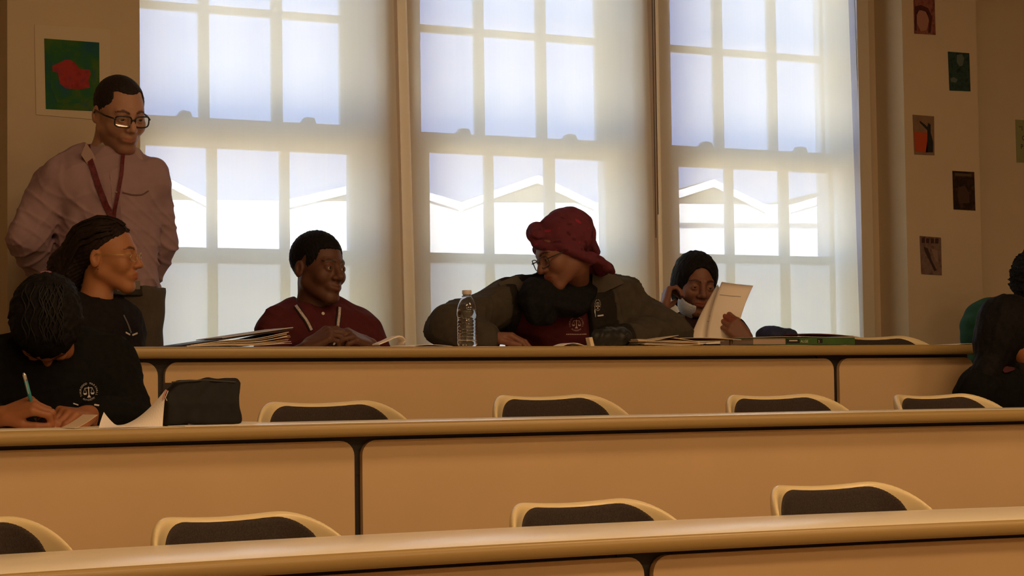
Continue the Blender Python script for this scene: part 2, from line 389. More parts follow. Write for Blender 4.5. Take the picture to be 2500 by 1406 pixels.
for (lx_, ly_, mx_, my_, rx_, ry_) in ((170, 486, 388, 424, 512, 488), (688, 491, 930, 436, 1120, 492), (1130, 492, 1311, 428, 1452, 494), (1560, 496, 1741, 438, 1868, 500), (1930, 500, 2150, 436, 2330, 503)):
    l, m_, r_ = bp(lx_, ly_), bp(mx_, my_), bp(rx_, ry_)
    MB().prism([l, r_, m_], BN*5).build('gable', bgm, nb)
    for p, q in ((l, m_), (m_, r_)):
        dn = np.array([0, 0, -.10]); MB().prism([p-BN*.03, q-BN*.03, q-BN*.03+dn, p-BN*.03+dn], BN*.06).build('rake_board', bt, nb)
MB().box((-30, YW+.4, -1.1), (60, 60, -1.0)).build('ground', mat('paving', (.45, .42, .38), .9, noise=.1), props=ST)
# ------------------------------------------------------------------ desks
lam = mat('desk_laminate', (.72, .57, .36), .42, .35, noise=.02, nscale=5)
ledge = mat('desk_top_laminate', (.94, .84, .65), .26, .7, noise=.015, nscale=5)
edge = mat('desk_edge_vinyl', (.40, .27, .10), .3, .5)
pan = mat('panel_laminate', (.68, .48, .27), .45, .35, noise=.03, nscale=4)
dark = mat('dark_steel', (.035, .03, .028), .5, .4)
def desk(r, xa, xb, joints, label, closed_right=False):
    q = ROWS[r]; z = q['z']; fl = q['fl']; D = .44; T = .034
    root = empty('desk_row', ((xa+xb)/2, rowY(r, (xa+xb)/2)+.2, fl), label, 'desk', 'long curved desk rows')
    n = 70; xs = np.linspace(xa, xb, n); prof = [(.0, 0)]
    for a in np.linspace(PI/2*.62, -PI/2, 9): prof.append((-.0095*math.cos(a), -T/2+(T/2-.0003)*math.sin(a)))
    prof += [(D-.02, -T)]+[(D+.010*math.cos(a), -T/2+(T/2-.002)*math.sin(a)) for a in np.linspace(-PI/2, PI/2, 8)]+[(D-.012, 0)]
    V = [(x, rowY(r, x)+p[0], z+p[1]) for x in xs for p in prof]; m = len(prof)
    Fc = [(i*m+j, i*m+(j+1) % m, (i+1)*m+(j+1) % m, (i+1)*m+j) for i in range(n-1) for j in range(m)]+[tuple(range(m)), tuple(range((n-1)*m, n*m))[::-1]]
    fm_ = [0 if j >= m-2 else 1 for i in range(n-1) for j in range(m)]+[1, 1]
    o = mk('desktop', V, Fc, ledge, root, smooth=False, mats=[edge], fmat=fm_)
    o.data.polygons.foreach_set('use_smooth', np.array([0 if (f_ == 0) else 1 for f_ in fm_], dtype=bool)); o.data.set_sharp_from_angle(angle=.9)
    # modesty panels
    js = [xa]+joints+[xb]; g = .011
    for i in range(len(js)-1):
        a, b = js[i]+g, js[i+1]-g; zt = z-T-.010; zb = fl+.12; rr = .038; th = .016; yo = .035
        out = []
        for cx, cz, s0, s1 in ((b-rr, zt-rr, 0, PI/2), (a+rr, zt-rr, PI/2, PI), (a+rr, zb+rr, PI, 1.5*PI), (b-rr, zb+rr, 1.5*PI, 2*PI)):
            for t_ in np.linspace(s0, s1, 7): out.append((cx+rr*math.cos(t_), cz+rr*math.sin(t_)))
        # columns across the width so that the panel follows the curve
        cols = sorted(set([round(p[0], 5) for p in out]+[round(v, 5) for v in np.linspace(a+rr, b-rr, 30)]))
        def zr(x, top):
            e = max(0, a+rr-x, x-(b-rr)); dz = rr-math.sqrt(max(rr*rr-e*e, 0)); return zt-dz if top else zb+dz
        V = []
        for x in cols:
            y = rowY(r, x)+yo; V += [(x, y, zr(x, 1)), (x, y, zr(x, 0)), (x, y+th, zr(x, 0)), (x, y+th, zr(x, 1))]
        Fc = [(k*4+j, k*4+(j+1) % 4, (k+1)*4+(j+1) % 4, (k+1)*4+j) for k in range(len(cols)-1) for j in range(4)]+[(0, 1, 2, 3), tuple(len(V)-4+j for j in (3, 2, 1, 0))]
        mk('modesty_panel', V, Fc, pan, root)
    for x in joints+([xa+.25] if not joints or joints[0]-xa > 1.2 else [])+([xb-.3] if xb-(joints[-1] if joints else xa) > 1.2 else []):
        y = rowY(r, x); l = MB(); l.box((x-.03, y+.055, fl), (x+.03, y+.085, z-T)); l.box((x-.03, y+.085, fl), (x+.03, y+.20, fl+.035))
        l.prism([(x-.07, y+.053, z-T-.001), (x+.07, y+.053, z-T-.001), (x+.02, y+.053, z-.13), (x-.02, y+.053, z-.13)], (0, .02, 0)); l.box((x-.03, y+.085, z-T-.04), (x+.03, y+.34, z-T))
        l.build('leg', dark, root)
    # steel apron just under the top
    V = [(x, rowY(r, x)+yy, zz) for x in np.linspace(xa+.02, xb-.02, 40) for yy, zz in ((.056, z-T), (.056, z-T-.05), (.07, z-T-.05), (.07, z-T))]
    mk('apron', V, [(k*4+j, k*4+(j+1) % 4, (k+1)*4+(j+1) % 4, (k+1)*4+j) for k in range(39) for j in range(4)]+[(0, 1, 2, 3), (159, 158, 157, 156)], dark, root)
    return root
def jx(r, px, py): return at(px, py, ROWS[r]['Y']+.03)[0]
desk('A', .35, 5.6, [jx('A', 1583, 1380)], 'nearest long cream desk row, its glossy top in front of three chair backs')
desk('B', .6, 7.2, [jx('B', 874, 1150)], 'long cream desk row with the black pencil case and the writing student on it')
desk('C', .9, at(2374, 850, 5.60)[0], [jx('C', 385, 930), jx('C', 2025, 930)], 'farthest long cream desk row, before the windows, holding the water bottle')
# ------------------------------------------------------------------ chairs
cream = mat('chair_cream_plastic', (.88, .72, .42), .28, .5, noise=.02); pad = mat('chair_charcoal_fabric', (.055, .042, .036), .9, .15, noise=.25, nscale=300)
def rbox(p, c, hs, r):
    q = np.abs(p-np.asarray(c, np.float32))-(np.asarray(hs, np.float32)-r); return nrm(np.maximum(q, 0))+np.minimum(q.max(1), 0)-r
def make_chair():
    root = empty('swivel_chair', (0, 0, 0), '-', 'chair', 'chairs behind the desk rows')
    def bend(p):
        q = p.copy(); ax_ = np.maximum(np.abs(p[:, 0])-.12, 0); q[:, 1] = p[:, 1]+.9*p[:, 0]**2+5.0*ax_**2-.16*(p[:, 2]-.62); q[:, 2] = p[:, 2]-.45*p[:, 0]**2+6.0*p[:, 0]**4; return q
    def bk(p):          # curved shell with a rim, front at -y
        q = bend(p); e = (q-np.array([0, .0, .63], np.float32))
        w2 = np.stack([e[:, 0], e[:, 2]], 1); a = np.abs(w2)-np.array([.262-.125, .17-.125], np.float32)
        d2 = np.sqrt((np.maximum(a, 0)**2).sum(1))+np.minimum(a.max(1), 0)-.125
        return smax(d2, np.abs(e[:, 1])-.018, .02)
    def pd_(p):
        q = bend(p); e = (q-np.array([.010, -.014, .634], np.float32))
        w2 = np.stack([e[:, 0], e[:, 2]], 1); a = np.abs(w2)-np.array([.198-.085, .156-.085], np.float32)
        d2 = np.sqrt((np.maximum(a, 0)**2).sum(1))+np.minimum(a.max(1), 0)-.085
        return smax(d2, np.abs(e[:, 1])-.011, .012)
    sdf_obj('backrest', bk, (-.31, -.28, .40), (.31, .1, .86), .0045, cream, root)
    sdf_obj('back_pad', pd_, (-.26, -.26, .42), (.26, .06, .84), .0045, pad, root)
    sdf_obj('seat', lambda p: smax(rbox(p, (0, -.22, .44), (.21, .20, .022), .02), np.sqrt((p[:, 0])**2+(p[:, 1]+.22)**2)-.26, .03), (-.25, -.46, .39), (.25, .02, .49), .007, pad, root)
    MB().tube([(0, .02, .60), (0, .035, .45), (0, -.03, .40), (0, -.2, .40)], .016, 8).build('back_bracket', cream, root)
    MB().tube([(0, -.2, .42), (0, -.2, .06)], .028, 12).build('column', dark, root)
    MB().lathe([(.0, .05), (.05, .05), (.19, .02), (.20, .0), (0, 0)], (0, -.2, 0), 24).build('base', dark, root)
    return root
proto = make_chair(); first = True
def chair(row, pxc, pytop, yaw, label, dy=None):
    global first
    dy = dy or .62; pxc += {'A': 4, 'B': 6, 'C': 6}[row]; print(pxc)
    Y = ROWS[row]['Y']+dy
    p = at(pxc, pytop, Y); Y = rowY(row, p[0])+dy; p = at(pxc, pytop, Y)
    if first: c = proto; first = False
    else:
        c = proto.copy(); C.objects.link(c)
        for ch in list(proto.children):
            d = ch.copy(); C.objects.link(d); d.parent = c
    fl = ROWS[row]['fl']; c.location = (p[0], Y, fl); c.rotation_euler = (0, 0, yaw)
    s = (p[2]-fl)/.80; c.scale = (.96 if row == 'A' else .91, 1, s); c['label'] = label
    print('CHAIR', row, pxc, 'Y', round(Y, 3), 'top', round(p[2]-fl, 3), 'w', round(abs(at(pxc+100, pytop, Y)[0]-p[0])/100, 5))
chair('A', -150, 1275, .06, 'chair back cut by the photo edge, lowest at the desk row nearest us')
chair('A', 548, 1262, .16, 'cream-rimmed charcoal chair back, leftmost of the three whole ones at the nearest desk')
chair('A', 1397, 1228, .04, 'cream-rimmed charcoal chair back, middle of the three whole ones at the nearest desk')
chair('A', 2014, 1186, .0, 'cream-rimmed charcoal chair back, rightmost of the three whole ones at the nearest desk')
chair('A', 2650, 1165, .0, 'chair whose cream rim just enters the photo at the right edge, nearest desk row')
chair('B', 775, 984, -.03, 'cream-rimmed chair back beside the black pencil case, second desk row')
chair('B', 1322, 968, .0, 'cream-rimmed chair back in the middle of the second desk row, below the water bottle')
chair('B', 1877, 967, -.04, 'cream-rimmed chair back at the panel joint, below the girl holding paper')
chair('B', 2268, 966, .05, 'cream-rimmed chair back touching the long-haired student in the second desk row')
chair('C', 2125, 823, .03, 'cream-rimmed chair back by the green book on the farthest desk row', dy=.62)
chair('B', 60, 990, .0, 'chair hidden behind the writing student in the second desk row') if False else None
# ------------------------------------------------------------------ people
UP = np.array([0, 0, 1.0])
def unit(v): v = np.asarray(v, float); return v/(np.linalg.norm(v)+1e-12)
def face_axes(yaw, pitch, roll=0):      # degrees; yaw 0 looks at the lens side of the room, + turns towards the right wall
    y, p, r = map(math.radians, (yaw, pitch, roll))
    fd = math.cos(p)*(-F0*math.cos(y)+R0*math.sin(y))-math.sin(p)*UP
    l = unit(np.cross(UP, fd)); u = np.cross(fd, l)
    l2 = l*math.cos(r)+u*math.sin(r); u2 = u*math.cos(r)-l*math.sin(r)
    return np.stack([l2, -fd, u2], 1)   # columns: person's left, back, up
def head_f(q, o):                        # q in head space, metres of a 0.24 m head
    jw = o.get('jaw', 1.0); lp = o.get('lips', 1.0); ns = o.get('nose', 1.0)
    ax = np.abs(q[:, 0]); qs = q.copy(); qs[:, 0] = ax
    d = ell(q, (0, .012, .042), (.074, .094, .084))
    d = smin(d, ell(q, (0, -.030, -.012), (.061*jw, .062, .078)), .03)
    d = smin(d, cap(qs, (.050*jw, .004, -.045), (.016, -.066, -.092), .019, .017), .03)
    d = smin(d, ell(q, (0, -.072, -.092), (.024*jw, .020, .018)), .022)
    d = smin(d, ell(qs, (.040, -.060, -.020), (.024, .024, .024)), .02)
    d = smin(d, cap(qs, (.008, -.084, .030), (.040, -.072, .029), .011, .009), .014)
    d = smax(d, -ell(qs, (.032, -.106, .008), (.021, .022, .015)), .016)
    d = smin(d, cap(q, (0, -.085, .022), (0, -.108, -.020), .0075, .0115*ns), .012)
    d = smin(d, ell(qs, (.011*ns, -.097, -.025), (.009*ns, .011, .008)), .008)
    d = smax(d, -ell(qs, (.0075*ns, -.104, -.0335), (.0035, .005, .003)), .003)
    d = smin(d, ell(q, (0, -.080, -.055), (.030, .022, .020)), .014)
    mo = .0*q[:, 0]
    d = smin(d, cap(qs, (.0, -.0985, -.0505), (.022, -.086, -.0545), .0058*lp, .003), .004)
    d = smin(d, cap(qs, (.0, -.0965, -.0625), (.020, -.086, -.0575), .0068*lp, .003), .004)
    d = smax(d, -cap(qs, (0, -.1075, -.0562), (.025, -.092, -.0560+o.get('smile', 0)), .0022, .0015), .003)
    # eyelids round the eyeball with a slit
    d = smin(d, ell(qs, (.032, -.0775, .008), (.0158, .0152, .0148)), .004)
    op = o.get('eye', .0042)
    d = smax(d, -ell(qs, (.032, -.0935, .0072), (.0130, .0095, op+.0006)), .002)
    # ears
    c, s_ = math.cos(.25), math.sin(.25)
    e = ell(qs, (.076, .016, .000), (.0075, .017, .030), np.array([[c, s_, 0], [-s_, c, 0], [0, 0, 1]]))
    e = smax(e, -ell(qs, (.0835, .011, .003), (.006, .009, .017)), .004)
    d = smin(d, e, .006)
    return d
class Person:
    def __init__(s, name_label, loc, skin, hc, ax, hs=1.0, ho=None, cat='person'):
        s.root = empty('person', loc, name_label, cat); s.hc = np.array(hc, float); s.ax = ax; s.hs = hs; s.ho = ho or {}
        s.skin = skin; s.prims = []; s.hands = []; s.nails = []; s.tp = None; s.floor = loc[2]
    def H(s, *p): return s.hc+s.ax@(np.array(p, float)*s.hs)      # head space -> world
    def torso(s, pelvis, neck, shl, shr, bulk=1.0, depth=.68):
        pelvis, neck, shl, shr = map(lambda v: np.array(v, float), (pelvis, neck, shl, shr))
        u = unit(neck-pelvis); l = shl-shr; l = unit(l-u*np.dot(l, u)); b = np.cross(u, l)
        s.tp = (pelvis, neck, shl, shr, u, l, b, np.linalg.norm(neck-pelvis), bulk, depth); s.b = b; s.l = l; s.u = u
    def torso_d(s, p, grow=0.0):
        pelvis, neck, shl, shr, u, l, b, L, bk, dp = s.tp
        Mx = np.stack([l, b/dp, u], 1).astype(np.float32); q = (p-pelvis.astype(np.float32))@Mx; sw = np.linalg.norm(shl-shr)/2
        g = grow/dp
        d = cap(q, (0, 0, -.02), (0, 0, L*.36), .160*bk+g, .140*bk+g)
        d = smin(d, cap(q, (0, 0, L*.36), (0, -.01, L*.72), .140*bk+g, .150*bk+g), .06)
        d = smin(d, cap(q, (-sw*.45, 0, L*.74), (sw*.45, 0, L*.74), .10*bk+g, .10*bk+g), .08)
        d = d*dp*1.02
        nk = neck.astype(np.float32); 
        for sh in (shl, shr):
            d = smin(d, cap(p, nk-u*.035, sh*.75+(nk-u*.05)*.25, .050*bk+grow, .046*bk+grow), .05)
            d = smin(d, cap(p, sh, sh*.6+(nk-u*.16)*.4, .054*bk+grow, .07*bk+grow), .05)
        return d
    def arm(s, side, el, wr, r=1.0):
        sh = s.tp[2] if side > 0 else s.tp[3]
        el = np.array(el, float); wr = np.array(wr, float)
        s.prims.append(('arm', sh, el, wr, r)); return wr
    def legs(s, knl, knr, ank):
        s.lg = [(s.tp[0]+s.l*.09, knl, ank[0]), (s.tp[0]-s.l*.09, knr, ank[1])]
    def sit(s, fdir=None):
        pv = s.tp[0]; f = unit(fdir if fdir is not None else np.array([0, -1.0, 0])); l = np.cross(UP, f); fl = s.floor
        K = []; A = []
        for sg in (1, -1):
            k = pv+l*.11*sg+f*.41; k[2] = fl+.50; a = k-f*.05; a[2] = fl+.085; K.append(k); A.append(a)
        s.fd = f; s.legs(K[0], K[1], A)
    def hand(s, wr, d, n, thumb, curl, sc=1.0, th=None, spread=0.0):
        d = unit(d); n = unit(np.array(n)-d*np.dot(n, d)); t = thumb*np.cross(n, d); wr = np.array(wr, float); P = []
        offs = (.030, .0105, -.0095, -.028); al = (.088, .092, .087, .078); seg = ((.040, .025, .020), (.045, .028, .021), (.041, .026, .020), (.033, .020, .018))
        rad = (.0095, .0098, .0092, .0082)
        if not hasattr(curl[0], '__len__'): curl = [curl]*4
        for i in range(4):
            k = wr+(d*al[i]+t*offs[i])*sc
            P.append((wr+t*offs[i]*.62*sc+d*.008, k, .0145*sc, .0115*sc, .012))
            a = 0; p0 = k; dd = unit(d+t*spread*offs[i]*20)
            for j in range(3):
                a += curl[i][j]; v = dd*math.cos(a)+n*math.sin(a); p1 = p0+v*seg[i][j]*sc
                r0 = rad[i]*sc*(1-.08*j); P.append((p0, p1, r0, r0*.92, .0035 if j else .006)); p0 = p1
            dors = -(n*math.cos(a)-dd*math.sin(a)); s.nails.append((p0-v*.004+dors*rad[i]*.85*sc, dors, v))
        th = th or (.55, .75, .35, .5)
        p0 = wr+(d*.018+t*.020)*sc; v = unit(d*th[0]+t*th[1]+n*th[2])
        for j, (ln, r0, r1) in enumerate(((.044, .0150, .0118), (.034, .0112, .0102), (.027, .0102, .0085))):
            p1 = p0+v*ln*sc; P.append((p0, p1, r0*sc, r1*sc, .012 if j == 0 else .004)); p0 = p1; v = unit(v+d*th[3]*.5-t*th[3]*.35)
        s.hands.append((wr+d*.08*sc, P))
    def body_d(s, p, cut=None):
        p = np.asarray(p, np.float32); far = nrm(p-s.hc.astype(np.float32))
        pelvis, neck, shl, shr, u, l, b, L, bk, dp = s.tp
        d = s.torso_d(p, -.006)
        for (_, sh, el, wr, r) in s.prims:
            d = smin(d, cap(p, sh, el, .050*r, .040*r), .03); d = smin(d, cap(p, el, wr*.45+el*.55, .041*r, .036*r), .012); d = smin(d, cap(p, wr*.45+el*.55, wr, .036*r, .0255*r), .012)
        for hp, kn, an in s.lg:
            d = smin(d, cap(p, hp, kn, .085*bk, .055*bk), .04); d = smin(d, cap(p, kn, an, .052*bk, .036), .02); d = smin(d, cap(p, an-UP*.045, an-UP*.055+s.fd*.14, .036, .03), .02)
        hb = s.H(0, .022, -.045); dn = cap(p, neck-u*.05, hb, s.ho.get('neck', .056), s.ho.get('neck', .056)*.96)
        d = smin(d, dn, .035)
        m = far < .24
        dh = np.where(m, 9, far-.15).astype(np.float32)
        if m.any(): dh[m] = head_f(((p[m]-s.hc.astype(np.float32))@s.ax.astype(np.float32))/s.hs, s.ho)*s.hs
        d = smin(d, dh, .02)
        for c, P in s.hands:
            m = nrm(p-c.astype(np.float32)) < .19
            if m.any():
                pm = p[m]; dm = d[m]; hd = np.full(len(pm), 9, np.float32)
                for (a, b_, ra, rb, k) in P: hd = smin(hd, cap(pm, a, b_, ra, rb), k)
                d[m] = smin(dm, hd, .008)
            else: pass
            
        return d
    def tint(s, V):
        q = ((V-s.hc)@s.ax)/s.hs; T = np.ones((len(V), 3)); x, y, z = q[:, 0], q[:, 1], q[:, 2]; ax = np.abs(x)
        lipz = -.0565+.0*x; lip = (ax < .025) & (np.abs(z-lipz) < .0115*s.ho.get('lips', 1)*(1-(ax/.028)**2)) & (y < -.082)
        T[lip] = s.ho.get('lipc', (.85, .6, .6))
        bz = .0315+.006*np.sin(np.clip((ax-.012)/.04, 0, 1)*3.1)-.002
        br = (ax > .012) & (ax < .052) & (np.abs(z-bz) < .0042*(1-.5*np.clip((ax-.03)/.02, 0, 1))) & (y < -.05); T[br] = (.22, .2, .2)
        if s.ho.get('stubble'):
            st = (y < -.01) & (z < -.035) & (far_(q) < .16); f = np.clip((-.035-z)/.02, 0, 1)[:, None]*s.ho['stubble']
            T = np.where(st[:, None] & ~lip[:, None], T*(1-f*np.array([.45, .5, .5])), T)
        for c, dn, v in s.nails:
            r = V-c; m = (np.abs(r@v) < .0075) & (np.linalg.norm(r-np.outer(r@v, v), axis=1) < .0055) & (r@dn > -.004); T[m] = (1.9, 2.0, 2.0)
        return T
    def build(s, h=.0032, leg=True):
        pts = [s.hc]+[v for pr in s.prims for v in pr[1:4]]+[v for g in s.lg for v in g]+[c for c, _ in s.hands]+[s.tp[0], s.tp[1]]
        pts = np.array(pts); lo, hi = pts.min(0)-.2, pts.max(0)+.2; lo[2] = max(lo[2], s.floor-.02)
        s.body = sdf_obj('body', s.body_d, lo, hi, h, s.skin, s.root, tintf=s.tint)
        eyew = mat('eye_white', (.26, .22, .20), .25, .6); iris = mat('eye_iris', (.03, .018, .01), .2, .6)
        for sx in (1, -1):
            c = np.array([sx*.032, -.0785, .008]); n = 14; V = [c+np.array([0, -.0122, 0])]; Fc = []; fm = []
            for i in range(1, n):
                a = PI*i/n
                for j in range(16): t = 2*PI*j/16; V.append(c+.0122*np.array([math.sin(a)*math.cos(t), -math.cos(a), math.sin(a)*math.sin(t)]))
            V.append(c+np.array([0, .0122, 0]))
            for j in range(16): Fc.append((0, 1+j, 1+(j+1) % 16)); fm.append(1)
            for i in range(n-2):
                for j in range(16): Fc.append((1+i*16+j, 1+(i+1)*16+j, 1+(i+1)*16+(j+1) % 16, 1+i*16+(j+1) % 16)); fm.append(1 if i < 1 else 0)
            for j in range(16): Fc.append((len(V)-1, 1+(n-2)*16+(j+1) % 16, 1+(n-2)*16+j)); fm.append(0)
            mk('eye', [s.H(*v) for v in V], Fc, eyew, s.root, smooth=True, mats=[iris], fmat=fm)
        return s
    def cloth(s, name, m, grow=.012, sleeve=1.0, sg=.010, wr=.003, h=.005, hem=None, extra=None, tintf=None, collar=True, necktilt=.35, wl=.085, seed=0, neckh=.0, ridge=.003):
        rk = _WD[(seed*3+1) % 40]*38; rk2 = _WD[(seed*5+7) % 40]*29
        pelvis, neck, shl, shr, u, l, b, L, bk, dp = s.tp
        hb = s.H(0, .022, -.045); nax = unit(hb-neck)
        cutn = unit(u-b*necktilt)      # opening lower in front
        def f(p):
            p = np.asarray(p, np.float32); d = s.torso_d(p, grow)
            for (_, sh, el, w_, r) in s.prims:
                d = smin(d, cap(p, sh, el, .054*r+sg, .046*r+sg), .014)
                if sleeve > 1:
                    e2 = el+(w_-el)*(sleeve-1); d = smin(d, cap(p, el, e2, .046*r+sg, .035*r+sg), .02)
                elif sleeve < 1:
                    a = unit(el-sh); cutp = sh+(el-sh)*sleeve
                    near = cap(p, sh, el, .07*r, .07*r)
                    dd = (p-cutp.astype(np.float32))@a.astype(np.float32)
                    d = np.where(near < .02, np.maximum(d, dd), d)
            if hem is not None: d = smax(d, hem-p[:, 2], .01)
            d = d+wob(p*np.array([1, 1, .8], np.float32), wl, wr, s=seed)
            d = d-ridge*((1-np.abs(np.sin(p@rk+2*np.sin(p@rk2*.6))))**3+(1-np.abs(np.sin(p@rk2+1.5*np.sin(p@rk*.5))))**4)
            hole = cap(p, neck+u*(.050+neckh)-b*.018, hb+nax*.08, s.ho.get('neck', .056)+.012, .085)
            d = smax(d, -hole, .010)
            if collar:
                na = cap(p, neck-u*.06, hb, s.ho.get('neck', .056)+.008, s.ho.get('neck', .056)+.012)
                sh_ = np.abs(na)-.0045; t = (p-(neck-u*.0).astype(np.float32))@cutn.astype(np.float32)
                d = smin(d, smax(smax(sh_, t-.030-neckh, .004), -.03-t, .004), .008)
            if extra: d = extra(p, d)
            return d
        pts = [s.tp[0], s.tp[1], shl, shr]+[v for pr in s.prims for v in pr[1:4]]; pts = np.array(pts); lo, hi = pts.min(0)-.22, pts.max(0)+.22
        lo[2] = max(lo[2], s.floor+.3 if hem is None else hem-.03)
        o = sdf_obj(name, f, lo, hi, h, m, s.root, tintf=tintf); return o
    def hair(s, name, f, m, box=.2, h=.0035, wig=True, tintf=None, lo=None, hi=None):
        g = lambda p: f(((np.asarray(p, np.float32)-s.hc.astype(np.float32))@s.ax.astype(np.float32))/s.hs)*s.hs
        c = s.hc; return sdf_obj(name, g, c-box if lo is None else lo, c+box if hi is None else hi, h, m, s.root, tintf=tintf)
    def glasses(s, m, w=.050, hgt=.034, r=.0016, rim=True, y=-.1035, z=.004, round_=False):
        gl = MB(); L2 = []
        for sx in (1, -1):
            c = np.array([sx*.0335, y, z]); ring = []
            for a in np.linspace(0, 2*PI, 25)[:-1]:
                ex = 1.0 if round_ else .55; ca, sa = math.cos(a), math.sin(a)
                p = c+np.array([sx*w/2*math.copysign(abs(ca)**ex, ca), 0, hgt/2*math.copysign(abs(sa)**ex, sa)]); p[1] += .010*((p[0]*sx-.02)/.03)**2*.6*(1 if p[0]*sx > .02 else 0)
                ring.append(p)
            gl.tube([s.H(*p) for p in ring+[ring[0]]], r, 6, cap=False); L2.append(ring)
            o = c+np.array([sx*(w/2), .006, .008]); gl.tube([s.H(*o), s.H(sx*.076, -.05, .012), s.H(sx*.081, .012, .014), s.H(sx*.078, .030, -.008)], r*1.2, 6)
        gl.tube([s.H(.0085, y, z+.004), s.H(0, y-.002, z+.007), s.H(-.0085, y, z+.004)], r*1.1, 6)
        g = gl.build('glasses', m, s.root, smooth=True)
        lm = MATS.get('lens')
        if not lm:
            lm = bpy.data.materials.new('lens'); lm.use_nodes = True; MATS['lens'] = lm; t = lm.node_tree; t.nodes.remove(t.nodes['Principled BSDF'])
            a_ = t.nodes.new('ShaderNodeBsdfTransparent'); b_ = t.nodes.new('ShaderNodeBsdfGlossy'); b_.inputs['Roughness'].default_value = .03; x = t.nodes.new('ShaderNodeMixShader'); x.inputs[0].default_value = .05
            t.links.new(a_.outputs[0], x.inputs[1]); t.links.new(b_.outputs[0], x.inputs[2]); t.links.new(x.outputs[0], t.nodes['Material Output'].inputs[0])
        for ring in L2:
            mk('lens', [s.H(*p) for p in ring], [tuple(range(24))], lm, g)
def far_(q): return np.linalg.norm(q, axis=1)
def bvh(o):
    me = o.data; off = Vector(WL[o.name]) ; vs = [v.co+off for v in me.vertices]
    return BVHTree.FromPolygons(vs, [tuple(p.vertices) for p in me.polygons])
def hit(t, px, py, fall=None):
    d = Vector(ray(px, py)).normalized(); r = t.ray_cast(Vector(EYEP), d)
    if r[0] is None: return (None, None) if fall is None else (np.array(at(px, py, fall)), -np.array(d))
    n = np.array(r[1]); n = n if np.dot(n, d) < 0 else -n
    return np.array(r[0]), n
def ribbon(name, t, pts, w, m, parent, lift=.003, fall=None, sub=6, tw=None):
    P = []
    for a, b in zip(pts[:-1], pts[1:]):
        for k in range(sub): P.append((a[0]+(b[0]-a[0])*k/sub, a[1]+(b[1]-a[1])*k/sub))
    P.append(pts[-1]); Q = []
    for p in P:
        h_, n = hit(t, p[0], p[1], fall)
        if h_ is not None: Q.append((h_, n))
    if len(Q) < 3: print('RIBBON MISS', name); return None
    pos = np.array([q[0] for q in Q]); nn = np.array([q[1] for q in Q])
    for _ in range(3):
        pos[1:-1] = .5*pos[1:-1]+.25*(pos[:-2]+pos[2:]); nn[1:-1] = .5*nn[1:-1]+.25*(nn[:-2]+nn[2:])
    V = []
    for i in range(len(pos)):
        t_ = unit(pos[min(i+1, len(pos)-1)]-pos[max(i-1, 0)]); n = unit(nn[i]); sd = unit(np.cross(t_, n)); c = pos[i]+n*lift
        V += [c-sd*w/2+n*.001, c+sd*w/2+n*.001, c+sd*w/2-n*.001, c-sd*w/2-n*.001]
    k = len(pos); Fc = [(i*4+j, i*4+(j+1) % 4, (i+1)*4+(j+1) % 4, (i+1)*4+j) for i in range(k-1) for j in range(4)]+[(0, 1, 2, 3), (4*k-1, 4*k-2, 4*k-3, 4*k-4)]
    return mk(name, V, Fc, m, parent)
_GL = {}
def glyph(ch):
    if ch not in _GL:
        c = bpy.data.curves.new('g', 'FONT'); c.body = ch; o = bpy.data.objects.new('g', c); C.objects.link(o); bpy.context.view_layer.update()
        me = bpy.data.meshes.new_from_object(o.evaluated_get(bpy.context.evaluated_depsgraph_get()))
        V = np.array([v.co[:2] for v in me.vertices]) if len(me.vertices) else np.zeros((0, 2)); _GL[ch] = (V, [tuple(p.vertices) for p in me.polygons])
        bpy.data.objects.remove(o); bpy.data.curves.remove(c); bpy.data.meshes.remove(me)
    return _GL[ch]
def text2d(s, size):               # flat text, origin left baseline, y up
    x = 0; V = []; Fc = []
    for ch in s:
        if ch == ' ': x += .35*size; continue
        v, f = glyph(ch); n = len(V)
        if len(v) == 0: x += .3*size; continue
        v = v*size; w = v[:, 0].max(); V += [(a+x, b) for a, b in v]; Fc += [tuple(i+n for i in q) for q in f]; x += w+.08*size
    return V, Fc, x
